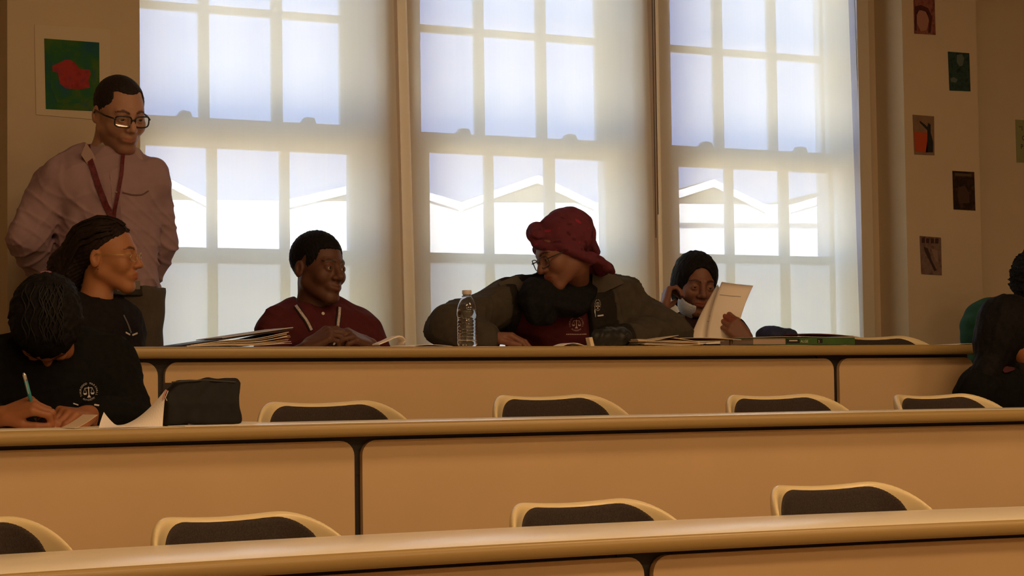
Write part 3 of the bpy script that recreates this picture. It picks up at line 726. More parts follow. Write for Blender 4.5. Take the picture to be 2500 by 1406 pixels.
def crest(t, cx, cy, R, m, parent, rot=0, under=True, fall=None, sx=1.0):   # school crest: ring of letters round a pair of scales
    V = []; Fc = []
    def add(v, f): n = len(V); V.extend(v); Fc.extend([tuple(i+n for i in q) for q in f])
    def arc(s, a0, a1, r, size, flip=False):
        for i, ch in enumerate(s):
            if ch == ' ': continue
            a = math.radians(a0+(a1-a0)*i/(len(s)-1)); v, f = glyph(ch)
            if len(v) == 0: continue
            v = v*size; v = v-np.array([v[:, 0].max()/2, size*.35]); b = a-PI/2 if not flip else a+PI/2
            add([(r*math.cos(a)+p[0]*math.cos(b)-p[1]*math.sin(b), r*math.sin(a)+p[0]*math.sin(b)+p[1]*math.cos(b)) for p in v], f)
    arc('THURGOOD MARSHALL', 205, -25, .86, .27); arc('ACADEMY', 232, 308, .88, .28, True)
    def bar(x0, y0, x1, y1, w):
        d = np.array([x1-x0, y1-y0]); n_ = np.array([-d[1], d[0]])/np.linalg.norm(d)*w/2
        add([(x0+n_[0], y0+n_[1]), (x0-n_[0], y0-n_[1]), (x1-n_[0], y1-n_[1]), (x1+n_[0], y1+n_[1])], [(0, 1, 2, 3)])
    bar(0, .5, 0, -.55, .09); bar(-.38, .38, .38, .38, .06); add([(-.2, -.6), (.2, -.6), (.06, -.35), (-.06, -.35)], [(0, 1, 2, 3)])
    for s_ in (-1, 1):
        bar(s_*.38, .38, s_*.56, -.12, .03); bar(s_*.38, .38, s_*.22, -.12, .03); add([(s_*.38-.2, -.12), (s_*.38+.2, -.12), (s_*.38+.12, -.30), (s_*.38-.12, -.30)], [(0, 1, 2, 3)])
    if under:
        for i in range(12): bar(-1.3+i*.22, -1.36, -1.3+i*.22+.16, -1.36, .12)
    P = []; c_, s_ = math.cos(math.radians(rot)), math.sin(math.radians(rot)); ok = []
    for x, y in V:
        X = cx+(x*c_+y*s_)*R*sx; Y = cy-(-x*s_+y*c_)*R; h_, n = hit(t, X, Y, None); ok.append(h_ is not None); P.append(h_+n*.0015 if h_ is not None else at(X, Y, fall or 6))
    Fc = [f for f in Fc if all(ok[i] for i in f)]
    if not Fc: print('CREST MISS'); return
    mk('crest', P, Fc, m, parent)
def skin(n, c): return mat(n, c, .5, .35, noise=.04, nscale=25, tint=True)
def curly(q, amp=.004, wl=.012, s=0): return wob(q, wl, amp, 5, s)
hairk = mat('hair_black', (.008, .007, .007), .7, .12, noise=.3, nscale=80, bump=.3, bscale=200)
hairb = mat('hair_brown_black', (.020, .012, .009), .6, .15, noise=.3, nscale=90)
white_ = mat('logo_white', (.62, .58, .56), .8)
blackshirt = mat('black_fleece', (.008, .008, .008), .9, .08, noise=.2, nscale=60, bump=.2, bscale=300)
CF = ROWS['C']['fl']; BF = ROWS['B']['fl']
def rootat(px, Y, fl): p = at(px, 900, Y); return (p[0], Y, fl)

# ---- standing man
def man():
    Y = 6.50; hc = at(291, 283, Y-.04)
    P = Person('man standing against the wall in a mauve shirt, glasses and red lanyard', rootat(260, Y, CF), skin('skin_light', (.42, .23, .16)), hc, face_axes(38, 20, 3), 1.0, dict(stubble=.8, lips=.8, nose=1.05, eye=.0028, neck=.062, jaw=1.08, lipc=(.85, .66, .62)))
    nk = at(262, 378, Y+.03); nk[2] -= .0
    P.torso(at(262, 700, Y), nk, at(362, 448, Y-.0), at(132, 448, Y+.02), .92, .76)
    wl = P.arm(1, at(392, 590, Y+.05), at(350, 688, Y+.15), .90); wr = P.arm(-1, at(68, 580, Y+.02), at(120, 690, Y+.13), 1.08)
    f = face_axes(12, 0)[:, 1]*-1; P.fd = unit(f)
    kn = [at(335, 990, Y-.02), at(205, 990, Y)]; an = [k.copy() for k in kn]
    for k in kn: k[2] = CF+.48
    for a in an: a[2] = CF+.085
    P.legs(kn[0], kn[1], an)
    P.hand(wl, unit(at(300, 730, Y+.17)-wl), (0, -1, 0), 1, (.5, .5, .3)); P.hand(wr, unit(at(200, 730, Y+.17)-wr), (0, -1, 0), -1, (.5, .5, .3))
    P.build(.0034)
    shirt = mat('mauve_shirt', (.33, .22, .25), .85, .2, noise=.04, nscale=30, bump=.15, bscale=400)
    zb = at(300, 712, Y)[2]
    def ex(p, d):   # drag folds across belly and sleeves
        z = p[:, 2]; a_ = np.clip((1.95-z)/.22, 0, 1); return d-.0065*(1-np.abs(np.sin(z*42+5*np.sin(p[:, 0]*9)+2*np.sin(p[:, 1]*14))))**3*a_-.0045*(1-np.abs(np.sin((p[:, 0]*1.0+z*.7)*34+2*np.sin(z*17))))**4*np.clip((2.15-z)/.2, 0, 1)
    so = P.cloth('shirt', shirt, .016, 1.93, .012, .0045, .0048, hem=zb, extra=ex, wl=.11)
    tr = mat('grey_trousers', (.085, .068, .052), .85, .2, noise=.08, nscale=60, bump=.2, bscale=300)
    def pants(p):
        p = np.asarray(p, np.float32); d = P.torso_d(p, .012)
        for hp, kn_, an_ in P.lg: d = smin(d, cap(p, hp-UP*.02, kn_, .096, .078), .05); d = smin(d, cap(p, kn_, an_, .078, .07), .02)
        d = smax(d, p[:, 2]-zb-.012, .006); return smax(d, CF+.07-p[:, 2], .01)+wob(p, .12, .004)
    c = P.tp[0]; sdf_obj('trousers', pants, (c[0]-.4, c[1]-.35, CF), (c[0]+.4, c[1]+.35, zb+.05), .007, tr, P.root)
    belt = lambda p: smax(np.abs(P.torso_d(np.asarray(p, np.float32), .019))-.004, np.abs(p[:, 2]-zb+.004)-.018, .003)
    sdf_obj('belt', belt, (c[0]-.3, c[1]-.3, zb-.05), (c[0]+.3, c[1]+.3, zb+.05), .004, mat('belt_leather', (.012, .009, .008), .4, .5), P.root)
    MB().prism([at(x, y, Y-.165) for x, y in ((326, 686), (342, 686), (342, 706), (326, 706))], (0, .006, 0)).build('belt_buckle', mat('buckle_metal', (.12, .11, .10), .3, metal=.9), P.root)
    for dx in (-1, 1):
        a = P.lg[0 if dx > 0 else 1][2]; MB().box((a[0]-.05, a[1]-.20, CF), (a[0]+.05, a[1]+.08, CF+.06)).build('shoe', mat('shoe_black', (.01, .01, .01), .4), P.root)
    def hf(q):      # short receding hair
        d = ell(q, (0, .014, .044), (.0775, .0985, .0875))
        ln = np.minimum(.050-.0*q[:, 1], 9)+np.where(q[:, 1] < -.01, (-.01-q[:, 1])*.62, (q[:, 1]+.01)*-1.15)+np.where((np.abs(q[:, 0]) > .05) & (q[:, 1] > -.05), -.035, 0)-.9*np.maximum(0, np.abs(q[:, 0])-.03)*0
        ln = ln+.02*np.exp(-((np.abs(q[:, 0])-.045)/.02)**2)*(q[:, 1] < -.03)
        d = smax(d, ln-q[:, 2], .004); return d+curly(q, .0010, .008)
    P.hair('hair', hf, mat('hair_dark_brown', (.018, .012, .011), .7, .3, noise=.3, nscale=150))
    P.glasses(mat('frame_black', (.012, .012, .014), .25, .6), .054, .036, .0026)
    t = bvh(so); lan = mat('lanyard_red', (.11, .012, .018), .6, .3, noise=.5, nscale=120)
    ribbon('lanyard', t, [(212, 335), (216, 380), (232, 430), (252, 485), (270, 525), (274, 560)], .019, lan, P.root, .006)
    ribbon('lanyard', t, [(300, 378), (296, 420), (288, 470), (280, 520), (276, 560)], .012, lan, P.root, .006)
    # collar points and undershirt
    colm = mat('mauve_collar', (.36, .25, .24), .85)
    for pl in (((210, 348), (198, 378), (214, 402), (238, 398), (226, 372)), ((318, 366), (334, 394), (352, 398), (344, 374), (330, 358))):
        q = []; 
        for x, y in pl:
            h_, n = hit(t, x, y); q.append((x, y, None if h_ is None else h_[1]))
        ym = np.mean([v[2] for v in q if v[2]])-.012; q = [at(x, y, ym) for x, y, _ in q]
        MB().prism(q, F0*.003).build('collar_point', colm, P.root)
    und = lambda p: smax(cap(np.asarray(p, np.float32), P.tp[1]-P.u*.06, P.H(0, .022, -.045), .067, .063), np.abs((p-(P.tp[1]+P.u*.005-P.b*.05))@unit(P.u+P.b*.5))-.012, .004)
    c = P.tp[1]; sdf_obj('undershirt', und, c-.12, c+.12, .004, mat('undershirt_grey', (.42, .36, .33), .9), P.root)
    ribbon('shirt_placket', t, [(276, 412), (282, 470), (288, 540), (292, 600), (296, 660)], .026, shirt, P.root, .001)
    for y in (470, 560, 640):
        h_, n = hit(t, 284+(y-470)*.06, y)
        if h_ is not None: MB().lathe([(0, .002), (.005, .002), (.0055, 0)], h_+n*.002, 10).build('button', white_, P.root)
    ribbon('shirt_pocket', t, [(300, 470), (322, 476), (346, 476), (362, 466)], .004, mat('seam_mauve', (.14, .08, .08), .9), P.root, .002)
man()

# ---- student in maroon polo
def polo():
    Y = 6.30; hc = at(777, 660, Y-.02)
    P = Person('student in maroon polo and white lanyard, hands together, turned toward the head-wrapped person', rootat(775, Y, CF), skin('skin_deep', (.115, .048, .030)), hc, face_axes(50, 4, -2), .97, dict(lips=1.35, nose=1.3, smile=.004, jaw=.97, neck=.053, lipc=(1.0, .84, .84), eye=.0045))
    P.torso(at(778, 1010, Y+.06), at(766, 760, Y+.04), at(886, 812, Y), at(674, 812, Y+.02), .86, .70)
    wl = P.arm(1, at(938, 905, Y-.06), at(905, 842, Y-.22), .88); wr = P.arm(-1, at(656, 905, Y-.04), at(748, 850, Y-.22), .88)
    P.sit()
    P.hand(wl, unit(at(845, 812, Y-.25)-wl), unit(np.array([-.2, .5, -.9])), 1, ((.5, .8, .4), (.6, .8, .5), (.7, .9, .5), (.8, .9, .5)), .98, (.8, .5, .5, .4))
    P.hand(wr, unit(at(815, 806, Y-.25)-wr), unit(np.array([.2, .5, -.9])), -1, ((.6, .8, .4), (.7, .9, .5), (.8, 1.0, .5), (.9, 1.0, .5)), .98, (.8, .5, .5, .4))
    P.build(.0030)
    m = mat('maroon_cotton', (.085, .014, .018), .85, .2, noise=.08, nscale=30, bump=.2, bscale=400)
    so = P.cloth('shirt', m, .014, .98, .014, .004, .0048, wl=.10, seed=3)
    def hf(q):
        d = ell(q, (0, .016, .046), (.0805, .101, .0915))
        ln = np.where(q[:, 1] < -.012, .058+(-.012-q[:, 1])*.25, .058-(q[:, 1]+.012)*1.35); ln = np.where((q[:, 1] < -.012), ln-np.clip((np.abs(q[:, 0])-.052)*5, 0, .07), ln)
        d = smax(d, ln-q[:, 2], .006); return d+curly(q, .0014, .009)
    P.hair('hair', hf, hairk)
    t = bvh(so); lw = mat('lanyard_white', (.50, .42, .42), .7, noise=.3, nscale=150); lk = mat('lanyard_black', (.01, .008, .01), .7)
    for w_, mm, lf in ((.017, lk, .003), (.009, lw, .0055)):
        ribbon('lanyard', t, [(724, 748), (735, 766), (748, 784), (759, 806)], w_, mm, P.root, lf); ribbon('lanyard', t, [(828, 752), (826, 775), (823, 798)], w_, mm, P.root, lf)
    for x, y in ((788, 766), (814, 838)):
        h_, n = hit(t, x, y)
        if h_ is not None:
            b = MB(); b.tube([h_, h_+n*.004], .0055, 12); b.build('button', white_, P.root)
polo()
# ---- braided student, profile
def braids():
    Y = 6.22; hc = at(262, 630, Y)
    P = Person('student with swept-back braids and gold-rimmed glasses, in profile before the standing man', rootat(200, Y, CF), skin('skin_amber', (.40, .17, .075)), hc, face_axes(83, 2, 4), .96, dict(lips=1.05, nose=1.1, jaw=1.04, neck=.050, lipc=(.9, .7, .66), eye=.0038))
    P.torso(at(228, 1010, Y), at(222, 752, Y+.02), at(302, 804, Y+.06), at(118, 800, Y-.06), .82, .74)
    wl = P.arm(1, at(312, 905, Y), at(300, 930, Y-.18), .9); wr = P.arm(-1, at(110, 905, Y-.1), at(190, 930, Y-.25), .9)
    P.sit(); P.hand(wl, (0, -1, -.1), (0, 0, -1), -1, (.3, .4, .2), .95); P.hand(wr, (0, -1, -.1), (0, 0, -1), 1, (.3, .4, .2), .95)
    P.build(.0032)
    so = P.cloth('shirt', mat('black_knit', (.014, .011, .013), .9, .15, noise=.2, nscale=60, bump=.2, bscale=300), .014, 1.9, .012, .004, .0055, wl=.1, seed=5)
    def hf(q):
        d = ell(q, (0, .024, .044), (.080, .108, .090))
        ln = np.where(q[:, 1] < .0, .034+(-q[:, 1])*.72, .034-q[:, 1]*1.3); ln = np.maximum(ln, -.06)
        d = smax(d, ln-q[:, 2], .008)
        d = smin(d, cap(q, (0, .085, .03), (0, .135, -.03), .055, .058), .03); d = smin(d, cap(q, (0, .135, -.03), (0, .14, -.12), .055, .04), .03)
        st = np.sin((q[:, 2]*1.0+.55*q[:, 1]+.5*np.abs(q[:, 0]))*430+2*np.sin(q[:, 1]*40)); return d-.0016*st+curly(q, .001, .012)
    P.hair('hair', hf, hairb, .25, .0032)
    b = MB(); rnd = random.Random(3)
    for i in range(34):     # loose braids running back from the hairline
        x = -.078+.156*rnd.random() if i % 2 else -.080-.004*rnd.random(); z0 = .118-.055*rnd.random()
        pts = [P.H(x*.75, -.040+.02*rnd.random(), z0*.85+.018), P.H(x, .0, z0+.012*(1-abs(x)/.08)), P.H(x*1.02, .07, z0-.03), P.H(x*.75, .12, z0-.09-.02*rnd.random()), P.H(x*.6, .145+.02*rnd.random(), -.08-.05*rnd.random())]
        q = []; 
        for k in range(len(pts)-1):
            for t in np.linspace(0, 1, 6)[:-1]: q.append(pts[k]*(1-t)+pts[k+1]*t+np.array([0, 0, .003*math.sin(9*t*k)]))
        c = P.hc; q2 = []
        for p in q:      # keep them on the outside of the hair
            l = P.ax.T@(p-c)/P.hs; r = np.array([.083, .112, .093]); l0 = l-np.array([0, .024, .044]); k_ = np.linalg.norm(l0/r)
            if k_ < 1.0 and l[1] < .11: l = l0/k_+np.array([0, .024, .044])
            q2.append(P.H(*l))
        b.tube(q2, [.0046+.0007*math.sin(i_*2.1) for i_ in range(len(q2))], 6)
    b.build('braids', hairb, P.root, smooth=True)
    P.glasses(mat('frame_gold', (.65, .45, .18), .25, .6, metal=.8), .042, .030, .0010, round_=True)
    t = bvh(so); ribbon('lanyard_strap', t, [(300, 770), (310, 790), (318, 812)], .006, mat('strap_grey', (.12, .12, .13), .5), P.root, .003)
    for a, c_ in (((306, 812), (316, 817)), ((322, 818), (334, 813))): ribbon('shirt_mark', t, [a, c_], .005, white_, P.root, .002)
    MB().lathe([(0, .003), (.003, 0), (0, -.003)], P.H(-.081, .004, -.034), 8).build('earring', mat('earring_gold', (.8, .7, .5), .2, metal=1), P.root)
    tie = MB(); tie.tube([at(100+i*9, 668-3*math.sin(i), Y+.06) for i in range(4)], .006, 8); tie.build('hair_tie', mat('tie_pink', (.45, .16, .22), .6), P.root)
braids()

# ---- student writing, head bowed
def writer():
    Y = 5.22; hc = at(116, 797, Y-.02)
    P = Person('student in black crested fleece, head bowed, writing with a pen', rootat(120, Y+.05, BF), skin('skin_warm', (.30, .115, .05)), hc, face_axes(12, 80, 4), 1.0, dict(lips=1.1, nose=1.1, neck=.056, lipc=(.9, .6, .6)))
    P.torso(at(150, 1230, Y+.10), at(116, 862, Y+.10), at(268, 905, Y+.06), at(-30, 905, Y+.10), 1.06, .82)
    wl = P.arm(1, at(315, 1035, Y-.04), at(212, 1016, Y-.17), 1.10); wr = P.arm(-1, at(-110, 1045, Y-.02), at(0, 1018, Y-.20), 1.05)
    wl = P.prims[0][3]; P.sit()
    P.hand(wl, unit(at(120, 1000, Y-.27)-wl), unit(np.array([-.3, .1, -1])), -1, ((.7, .5, .2), (.75, .5, .2), (.8, .55, .2), (.85, .55, .2)), 1.0, (.8, .4, .5, .4))
    P.hand(wr, unit(at(90, 985, Y-.25)-wr), unit(np.array([.2, .5, -.9])), 1, ((.7, 1.0, .5), (.8, 1.1, .5), (.9, 1.1, .6), (1.0, 1.1, .6)), 1.0, (.9, .4, .6, .5))
    P.build(.0030)
    def ex(p, d):
        return smax(d, (BF+.742)-p[:, 2]-.6*np.maximum(0, p[:, 1]-(Y-.10)), .006)
    so = P.cloth('shirt', blackshirt, .02, 1.72, .016, .005, .0055, wl=.13, seed=8, extra=ex, neckh=.005)
    def hf(q):
        d = ell(q, (0, .018, .050), (.092, .110, .096)); ln = np.where(q[:, 1] < -.02, .022+(-.02-q[:, 1])*.1, .022-(q[:, 1]+.02)*1.0)
        d = smax(d, np.maximum(ln, -.08)-q[:, 2], .01); d = smin(d, ell(q, (0, .085, -.02), (.075, .06, .07)), .03)
        return d+curly(q, .0022, .018)
    P.hair('hair', hf, hairk, .22, .0038)
    b = MB(); rnd = random.Random(5)
    for i in range(16):      # wavy strands over the crown
        x = -.05+.1*rnd.random(); pts = []
        for k in range(14):
            y = -.07+.012*k; xx = x+.006*math.sin(k*1.1+i); l = np.array([xx, y, .0]); v = 1-(xx/.094)**2-((y-.018)/.112)**2
            if v > 0: pts.append(P.H(xx, y, .050+.098*math.sqrt(v)+.001))
        if len(pts) > 3: b.tube(pts, .0022, 5)
    b.build('hair_strands', mat('hair_sheen', (.010, .009, .009), .6, .2), P.root, smooth=True)
    t = bvh(so); crest(t, 216, 956, 24, white_, P.root, rot=-4, under=False)
    ribbon('shirt_lettering', t, [(178, 985), (190, 989)], .003, white_, P.root, .002); ribbon('shirt_lettering', t, [(231, 989), (242, 991)], .004, white_, P.root, .002)
    # pen held in the fist
    a = at(58, 910, Y-.26); b_ = at(86, 1018, Y-.235); d = unit(b_-a)
    pr = empty('pen', a, 'teal and silver ballpoint pen in the writing student\'s fist', 'pen')
    MB().tube([a+d*.018, b_], [.0048, .0048], 12).build('barrel', mat('pen_teal', (.02, .22, .26), .3, .5), pr, smooth=True)
    MB().tube([a, a+d*.006, a+d*.02], [.0022, .0046, .005], 12).build('cap', mat('pen_silver', (.6, .62, .64), .25, .6, metal=.7), pr, smooth=True)
    MB().tube([a+d*.006-F0*.006, a+d*.055-F0*.0065], .0013, 6).build('clip', mat('pen_silver', (.6, .62, .64), .25, .6, metal=.7), pr)
    MB().tube([b_, b_+d*.012], [.0045, .0008], 10).build('tip', mat('pen_silver', (.6, .62, .64), .25, .6, metal=.7), pr)
writer()

# ---- person in maroon head wrap leaning over the desk
def wrap():
    Y = 6.22; hc = at(1374, 622, Y-.17)
    P = Person('person in maroon head wrap and glasses leaning on the desk in a dark jacket', rootat(1390, Y, CF), skin('skin_brown', (.20, .085, .055)), hc, face_axes(-62, 22, 6), .95, dict(lips=1.2, nose=1.2, jaw=1.10, neck=.060, lipc=(.95, .6, .65), eye=.003))
    P.torso(at(1400, 1020, Y+.08), at(1396, 704, Y), at(1518, 750, Y-.02), at(1232, 742, Y-.02), 1.10, .84)
    wl = P.arm(1, at(1632, 812, Y-.14), at(1500, 838, Y-.22), 1.12); wr = P.arm(-1, at(1094, 796, Y-.10), at(1178, 821, Y-.20), 1.06)
    P.sit()
    P.hand(wr, unit(at(1262, 820, Y-.25)-wr), unit(np.array([-.1, .1, -1])), 1, ((.5, .4, .2), (.45, .4, .2), (.45, .4, .2), (.5, .4, .2)), 1.05, (.9, .35, .3, .3))
    P.hand(wl, unit(at(1420, 846, Y-.26)-wl), unit(np.array([0, .2, -1])), -1, ((.35, .5, .3), (.3, .45, .3), (.35, .45, .3), (.4, .45, .3)), 1.0, (.9, .35, .3, .3))
    P.build(.0030)
    zt = ROWS['C']['z']
    pm = mat('maroon_cotton', (.085, .014, .018)); so0 = P.cloth('polo_shirt', pm, .012, .5, .008, .003, .0055, seed=2, collar=False)
    # jacket: open at the front
    ll, bb, uu, pv = P.l, P.b, P.u, P.tp[0]; wa, wb_ = at(1296, 800, Y-.16), at(1446, 800, Y-.16)
    xa, xb = (wa-pv)@ll, (wb_-pv)@ll
    def ex(p, d):
        x = (p-pv)@ll; y = (p-pv)@bb; op = np.maximum(np.minimum(xa, xb)-x, x-np.maximum(xa, xb))
        d = smax(d, -np.maximum(op, y+.03), .012)
        return smax(d, zt+.003-p[:, 2]-1.2*np.maximum(0, p[:, 1]-(Y-.14)), .006)
    def tf(V):
        x = (V-pv)@ll-(xa+xb)/2; T = np.ones((len(V), 3)); k = (x > -.16) & (x < .23); T[k] = (.30, .30, .33); return T
    jm = mat('jacket_olive_grey', (.060, .050, .038), .85, .2, noise=.12, nscale=40, tint=True, bump=.2, bscale=300)
    so = P.cloth('jacket', jm, .030, 2.0, .024, .006, .0055, wl=.14, ridge=.006, seed=12, extra=ex, tintf=tf, collar=False, neckh=.01)
    c = P.hc
    def sc(p):      # dark scarf bunched round neck and chest
        p = np.asarray(p, np.float32); a, b = at(1312, 712, Y-.15), at(1432, 698, Y-.06)
        d = cap(p, a, b, .050, .060); d = smin(d, cap(p, at(1300, 730, Y-.16), at(1392, 742, Y-.18), .040, .045), .05)
        d = smin(d, cap(p, at(1430, 700, Y-.04), at(1410, 742, Y-.16), .050, .036), .05); d = smin(d, cap(p, at(1446, 655, Y-.03), at(1434, 700, Y-.05), .032, .05), .04)
        d = smin(d, cap(p, at(1318, 765, Y-.17), at(1330, 775, Y-.17), .045, .03), .05)
        return d+wob(p, .06, .004, s=4)
    sdf_obj('scarf', sc, at(1330, 840, Y-.35)-.22, at(1420, 640, Y+.1)+.2, .005, mat('scarf_black', (.012, .012, .014), .95, .1, noise=.2, nscale=80), P.root)
    cm = mat('jacket_collar', (.085, .072, .058), .85, .2, noise=.1)
    tj = bvh(so)
    for pl, dd in ((((1216, 690), (1262, 672), (1284, 700), (1268, 728), (1258, 742), (1240, 722)), .012), (((1448, 648), (1478, 650), (1524, 690), (1500, 702), (1478, 712), (1454, 724), (1446, 690)), .016)):
        q = []
        for x, y in pl:
            h_, n = hit(tj, x, y); q.append((x, y, None if h_ is None else h_[1]))
        ym = np.mean([v[2] for v in q if v[2]])-dd; q = [at(x, y, ym) for x, y, _ in q]
        MB().prism(q, F0*.006).build('jacket_collar', cm, P.root)
    t = bvh(so0)
    crest(t, 1407, 790, 19, mat('logo_pink', (.55, .40, .38), .8), P.root, rot=0, under=True)
    crest(tj, 1459, 745, 15, white_, P.root, rot=0, under=False, sx=.55); ribbon('jacket_mark', tj, [(1458, 771), (1471, 770)], .005, white_, P.root, .003)
    ribbon('zip_pull', tj, [(1450, 748), (1452, 760), (1453, 774)], .003, mat('zip_metal', (.3, .3, .3), .3, metal=.8), P.root, .004)
    # head wrap: cap, twisted band with a knot over the brow, and a tail at the nape
    def hw(q):
        d = ell(q, (0, .036, .062), (.090, .108, .096)); n_ = .050-.80*(q[:, 1]+.09)-q[:, 2]
        d = smax(d, n_, .012); d = smin(d, ell(q, (0, .070, .060), (.080, .078, .084)), .03)
        d = smax(d, -.045-q[:, 2]-.5*np.maximum(q[:, 1], 0), .01)
        th = np.arctan2(q[:, 0], -(q[:, 1]-.03)); tw = .0045*np.sin(th*9+q[:, 2]*60)
        ring = np.stack([np.sqrt((q[:, 0]/.080)**2+((q[:, 1]-.032)/.100)**2)*.095-.095, q[:, 2]-(.064-.78*(q[:, 1]+.085))], 1)
        d = smin(d, np.sqrt((ring**2).sum(1))*.95-.023+tw, .01)
        qa = q.copy(); qa[:, 0] = np.abs(q[:, 0]); d = smin(d, ell(qa, (.077, .014, .010), (.019, .030, .036)), .015)
        d = smin(d, ell(q, (.0, -.072, .104), (.036, .028, .028))+.003*np.sin(q[:, 0]*190+q[:, 2]*120), .012)
        d = smin(d, ell(q, (-.01, -.058, .128), (.028, .028, .020)), .01)
        d = smin(d, cap(q, (0, .118, -.010), (-.01, .134, -.040), .024, .018), .01)
        d = smin(d, ell(q, (0, .108, .00), (.04, .03, .03)), .015)
        return d+wob(q, .05, .0022, s=6)
    def ht(V):
        q = ((V-P.hc)@P.ax)/P.hs; T = np.ones((len(V), 3)); n_ = wob(q.astype(np.float32), .035, 1.0, s=9); T[n_ > 1.45] = (2.4, .9, 1.2); T[n_ < -1.1] = (.6, .6, .6); return T
    P.hair('head_wrap', hw, mat('wrap_maroon', (.12, .025, .042), .85, .2, noise=.12, nscale=40, tint=True, bump=.2, bscale=250), .25, .0036, tintf=ht)
    P.glasses(mat('frame_dark', (.02, .015, .015), .3, .5), .052, .038, .0018)
    MB().lathe([(0, .004), (.004, 0), (0, -.004)], P.H(-.084, .006, -.036), 8).build('earring', mat('earring_pearl', (.6, .5, .5), .3), P.root)
    rr = P.hands[0][1]; MB().lathe([(.0098, -.002), (.0108, 0), (.0098, .002)], at(1240, 826, Y-.235), 12).build('ring', mat('ring_gold', (.8, .55, .3), .25, metal=1), P.root)
wrap()

# ---- student reading a sheet, mask under her chin
def reader():
    Y = 6.36; hc = at(1697, 699, Y)
    P = Person('student with a mask below her chin reading an upright sheet of paper', rootat(1700, Y, CF), skin('skin_umber', (.19, .080, .050)), hc, face_axes(14, 12, -4), .94, dict(lips=1.25, nose=1.15, jaw=.95, neck=.048, lipc=(1.05, .7, .7), eye=.0022))
    P.torso(at(1715, 1010, Y+.05), at(1706, 790, Y+.04), at(1790, 822, Y+.02), at(1628, 822, Y+.02), .84, .72)
    wl = P.arm(1, at(1840, 905, Y-.14), at(1824, 836, Y-.375), .85); wr = P.arm(-1, at(1630, 860, Y-.16), at(1622, 752, Y-.10), .80)
    P.sit()
    P.hand(wl, unit(-R0*.62+UP*.72-F0*.05), unit(F0*1.0-R0*.35), 1, ((.5, .7, .4), (.55, .75, .4), (.6, .8, .4), (.65, .8, .4)), .92, (.5, .6, .9, .4))
    P.hand(wr, unit(at(1632, 690, Y-.05)-wr), unit(R0*.8+F0*.3), -1, ((.7, 1.1, .5), (.8, 1.2, .5), (.9, 1.2, .5), (1.0, 1.2, .5)), .92, (.7, .5, .6, .4))
    P.build(.0030)
    so = P.cloth('shirt', mat('dark_maroon_knit', (.030, .014, .014), .9, .15, noise=.1, nscale=40), .012, 1.0, .012, .004, .0055, wl=.1, seed=15)
    P.cloth('undercollar', mat('dark_maroon_knit', (.03, .014, .014)), .008, .3, .004, .002, .006, seed=1, neckh=.02) if False else None
    def hf(q):
        d = ell(q, (0, .014, .046), (.088, .104, .094)); d = smin(d, ell(q, (0, .03, -.02), (.090, .075, .085)), .03)
        face = ell(q, (-.004, -.090, -.030), (.062, .085, .118)); d = smax(d, -face, .008)
        d = smax(d, -(ell(q, (0, 0, -.02), (.070, .09, .09))+.002), .004) if False else d
        return d+.0012*np.sin(q[:, 0]*260+q[:, 2]*40)+curly(q, .001, .02)
    P.hair('hair', hf, hairk, .2, .0036)
    # mask pulled down to the chin
    mk_ = lambda q: smax(smax(np.abs(ell(q, (0, -.030, -.066), (.070, .066, .062)))-.0018, np.maximum(q[:, 1]+.002, q[:, 0]+.018), .003), q[:, 2]+.030+.45*np.maximum(0, -.02-q[:, 1]), .003)
    P.hair('mask', mk_, mat('mask_white', (.55, .56, .60), .8, .2), .16, .0028)
    for sx in (1, -1): pass
    MB().tube([P.H(-.066, -.01, -.05), P.H(-.080, .0, -.025), P.H(-.084, .018, .0)], .0012, 5).build('mask_strap', mat('mask_white', (.55, .56, .60)), P.root)
    MB().tube([at(1637, 757+i*4, Y-.10-.006*i) for i in range(5)], .004, 6).build('bracelet', mat('bracelet_beads', (.12, .10, .10), .3), P.root)
    # the sheets she holds
    yp = Y-.335
    def sheet(c, name, label, dy, curl):
        g = np.linspace(0, 1, 11); V = []
        a, b, cc, d = [at(x, y, yp+dy) for x, y in c]     # top-left, top-right, bottom-right, bottom-left
        nn = unit(np.cross(b-a, d-a))
        for v in g:
            for u in g:
                p = (a*(1-u)+b*u)*(1-v)+(d*(1-u)+cc*u)*v+nn*(curl*math.sin(PI*u)*(1-.3*v)) + (b-a)*(-.09*math.sin(PI*v)); V.append(p)
        n = len(V); V += [p+nn*.0006 for p in V]; Fc = [(i*11+j, i*11+j+1, (i+1)*11+j+1, (i+1)*11+j) for i in range(10) for j in range(10)]
        Fc += [tuple(n+k for k in f[::-1]) for f in Fc]
        rim = [j for j in range(11)]+[i*11+10 for i in range(1, 11)]+[110+j for j in range(9, -1, -1)]+[i*11 for i in range(9, 0, -1)]
        Fc += [(rim[k], rim[(k+1) % 40], n+rim[(k+1) % 40], n+rim[k]) for k in range(40)]
        o = mk(name, V, Fc, mat('paper_white', (.88, .80, .72), .8, .2), smooth=True); tag(o, label, 'paper'); return o, V
    o1, V1 = sheet(((1762, 688), (1839, 697), (1797, 838), (1724, 840)), 'paper_sheet', 'front tall sheet of paper gripped in the reading student\'s raised fist', 0, .012)
    o2, V2 = sheet(((1752, 694), (1790, 722), (1742, 838), (1680, 838)), 'paper_sheet', 'curled paper sheet with a punched hole, behind the tall sheet being read', .012, .02)
    ink = mat('faint_ink', (.38, .34, .36), .9)
    b = MB(); k = lambda V, u, v: V[int(round(v*10))*11+int(round(u*10))]
    for s_ in range(7):
        u0 = .1+.1*s_; p = k(V1, u0, .2); q = k(V1, u0+.1, .2); b.prism([p-F0*.0015, q-F0*.0015, q-F0*.0015-UP*.002, p-F0*.0015-UP*.002], F0*.0004)
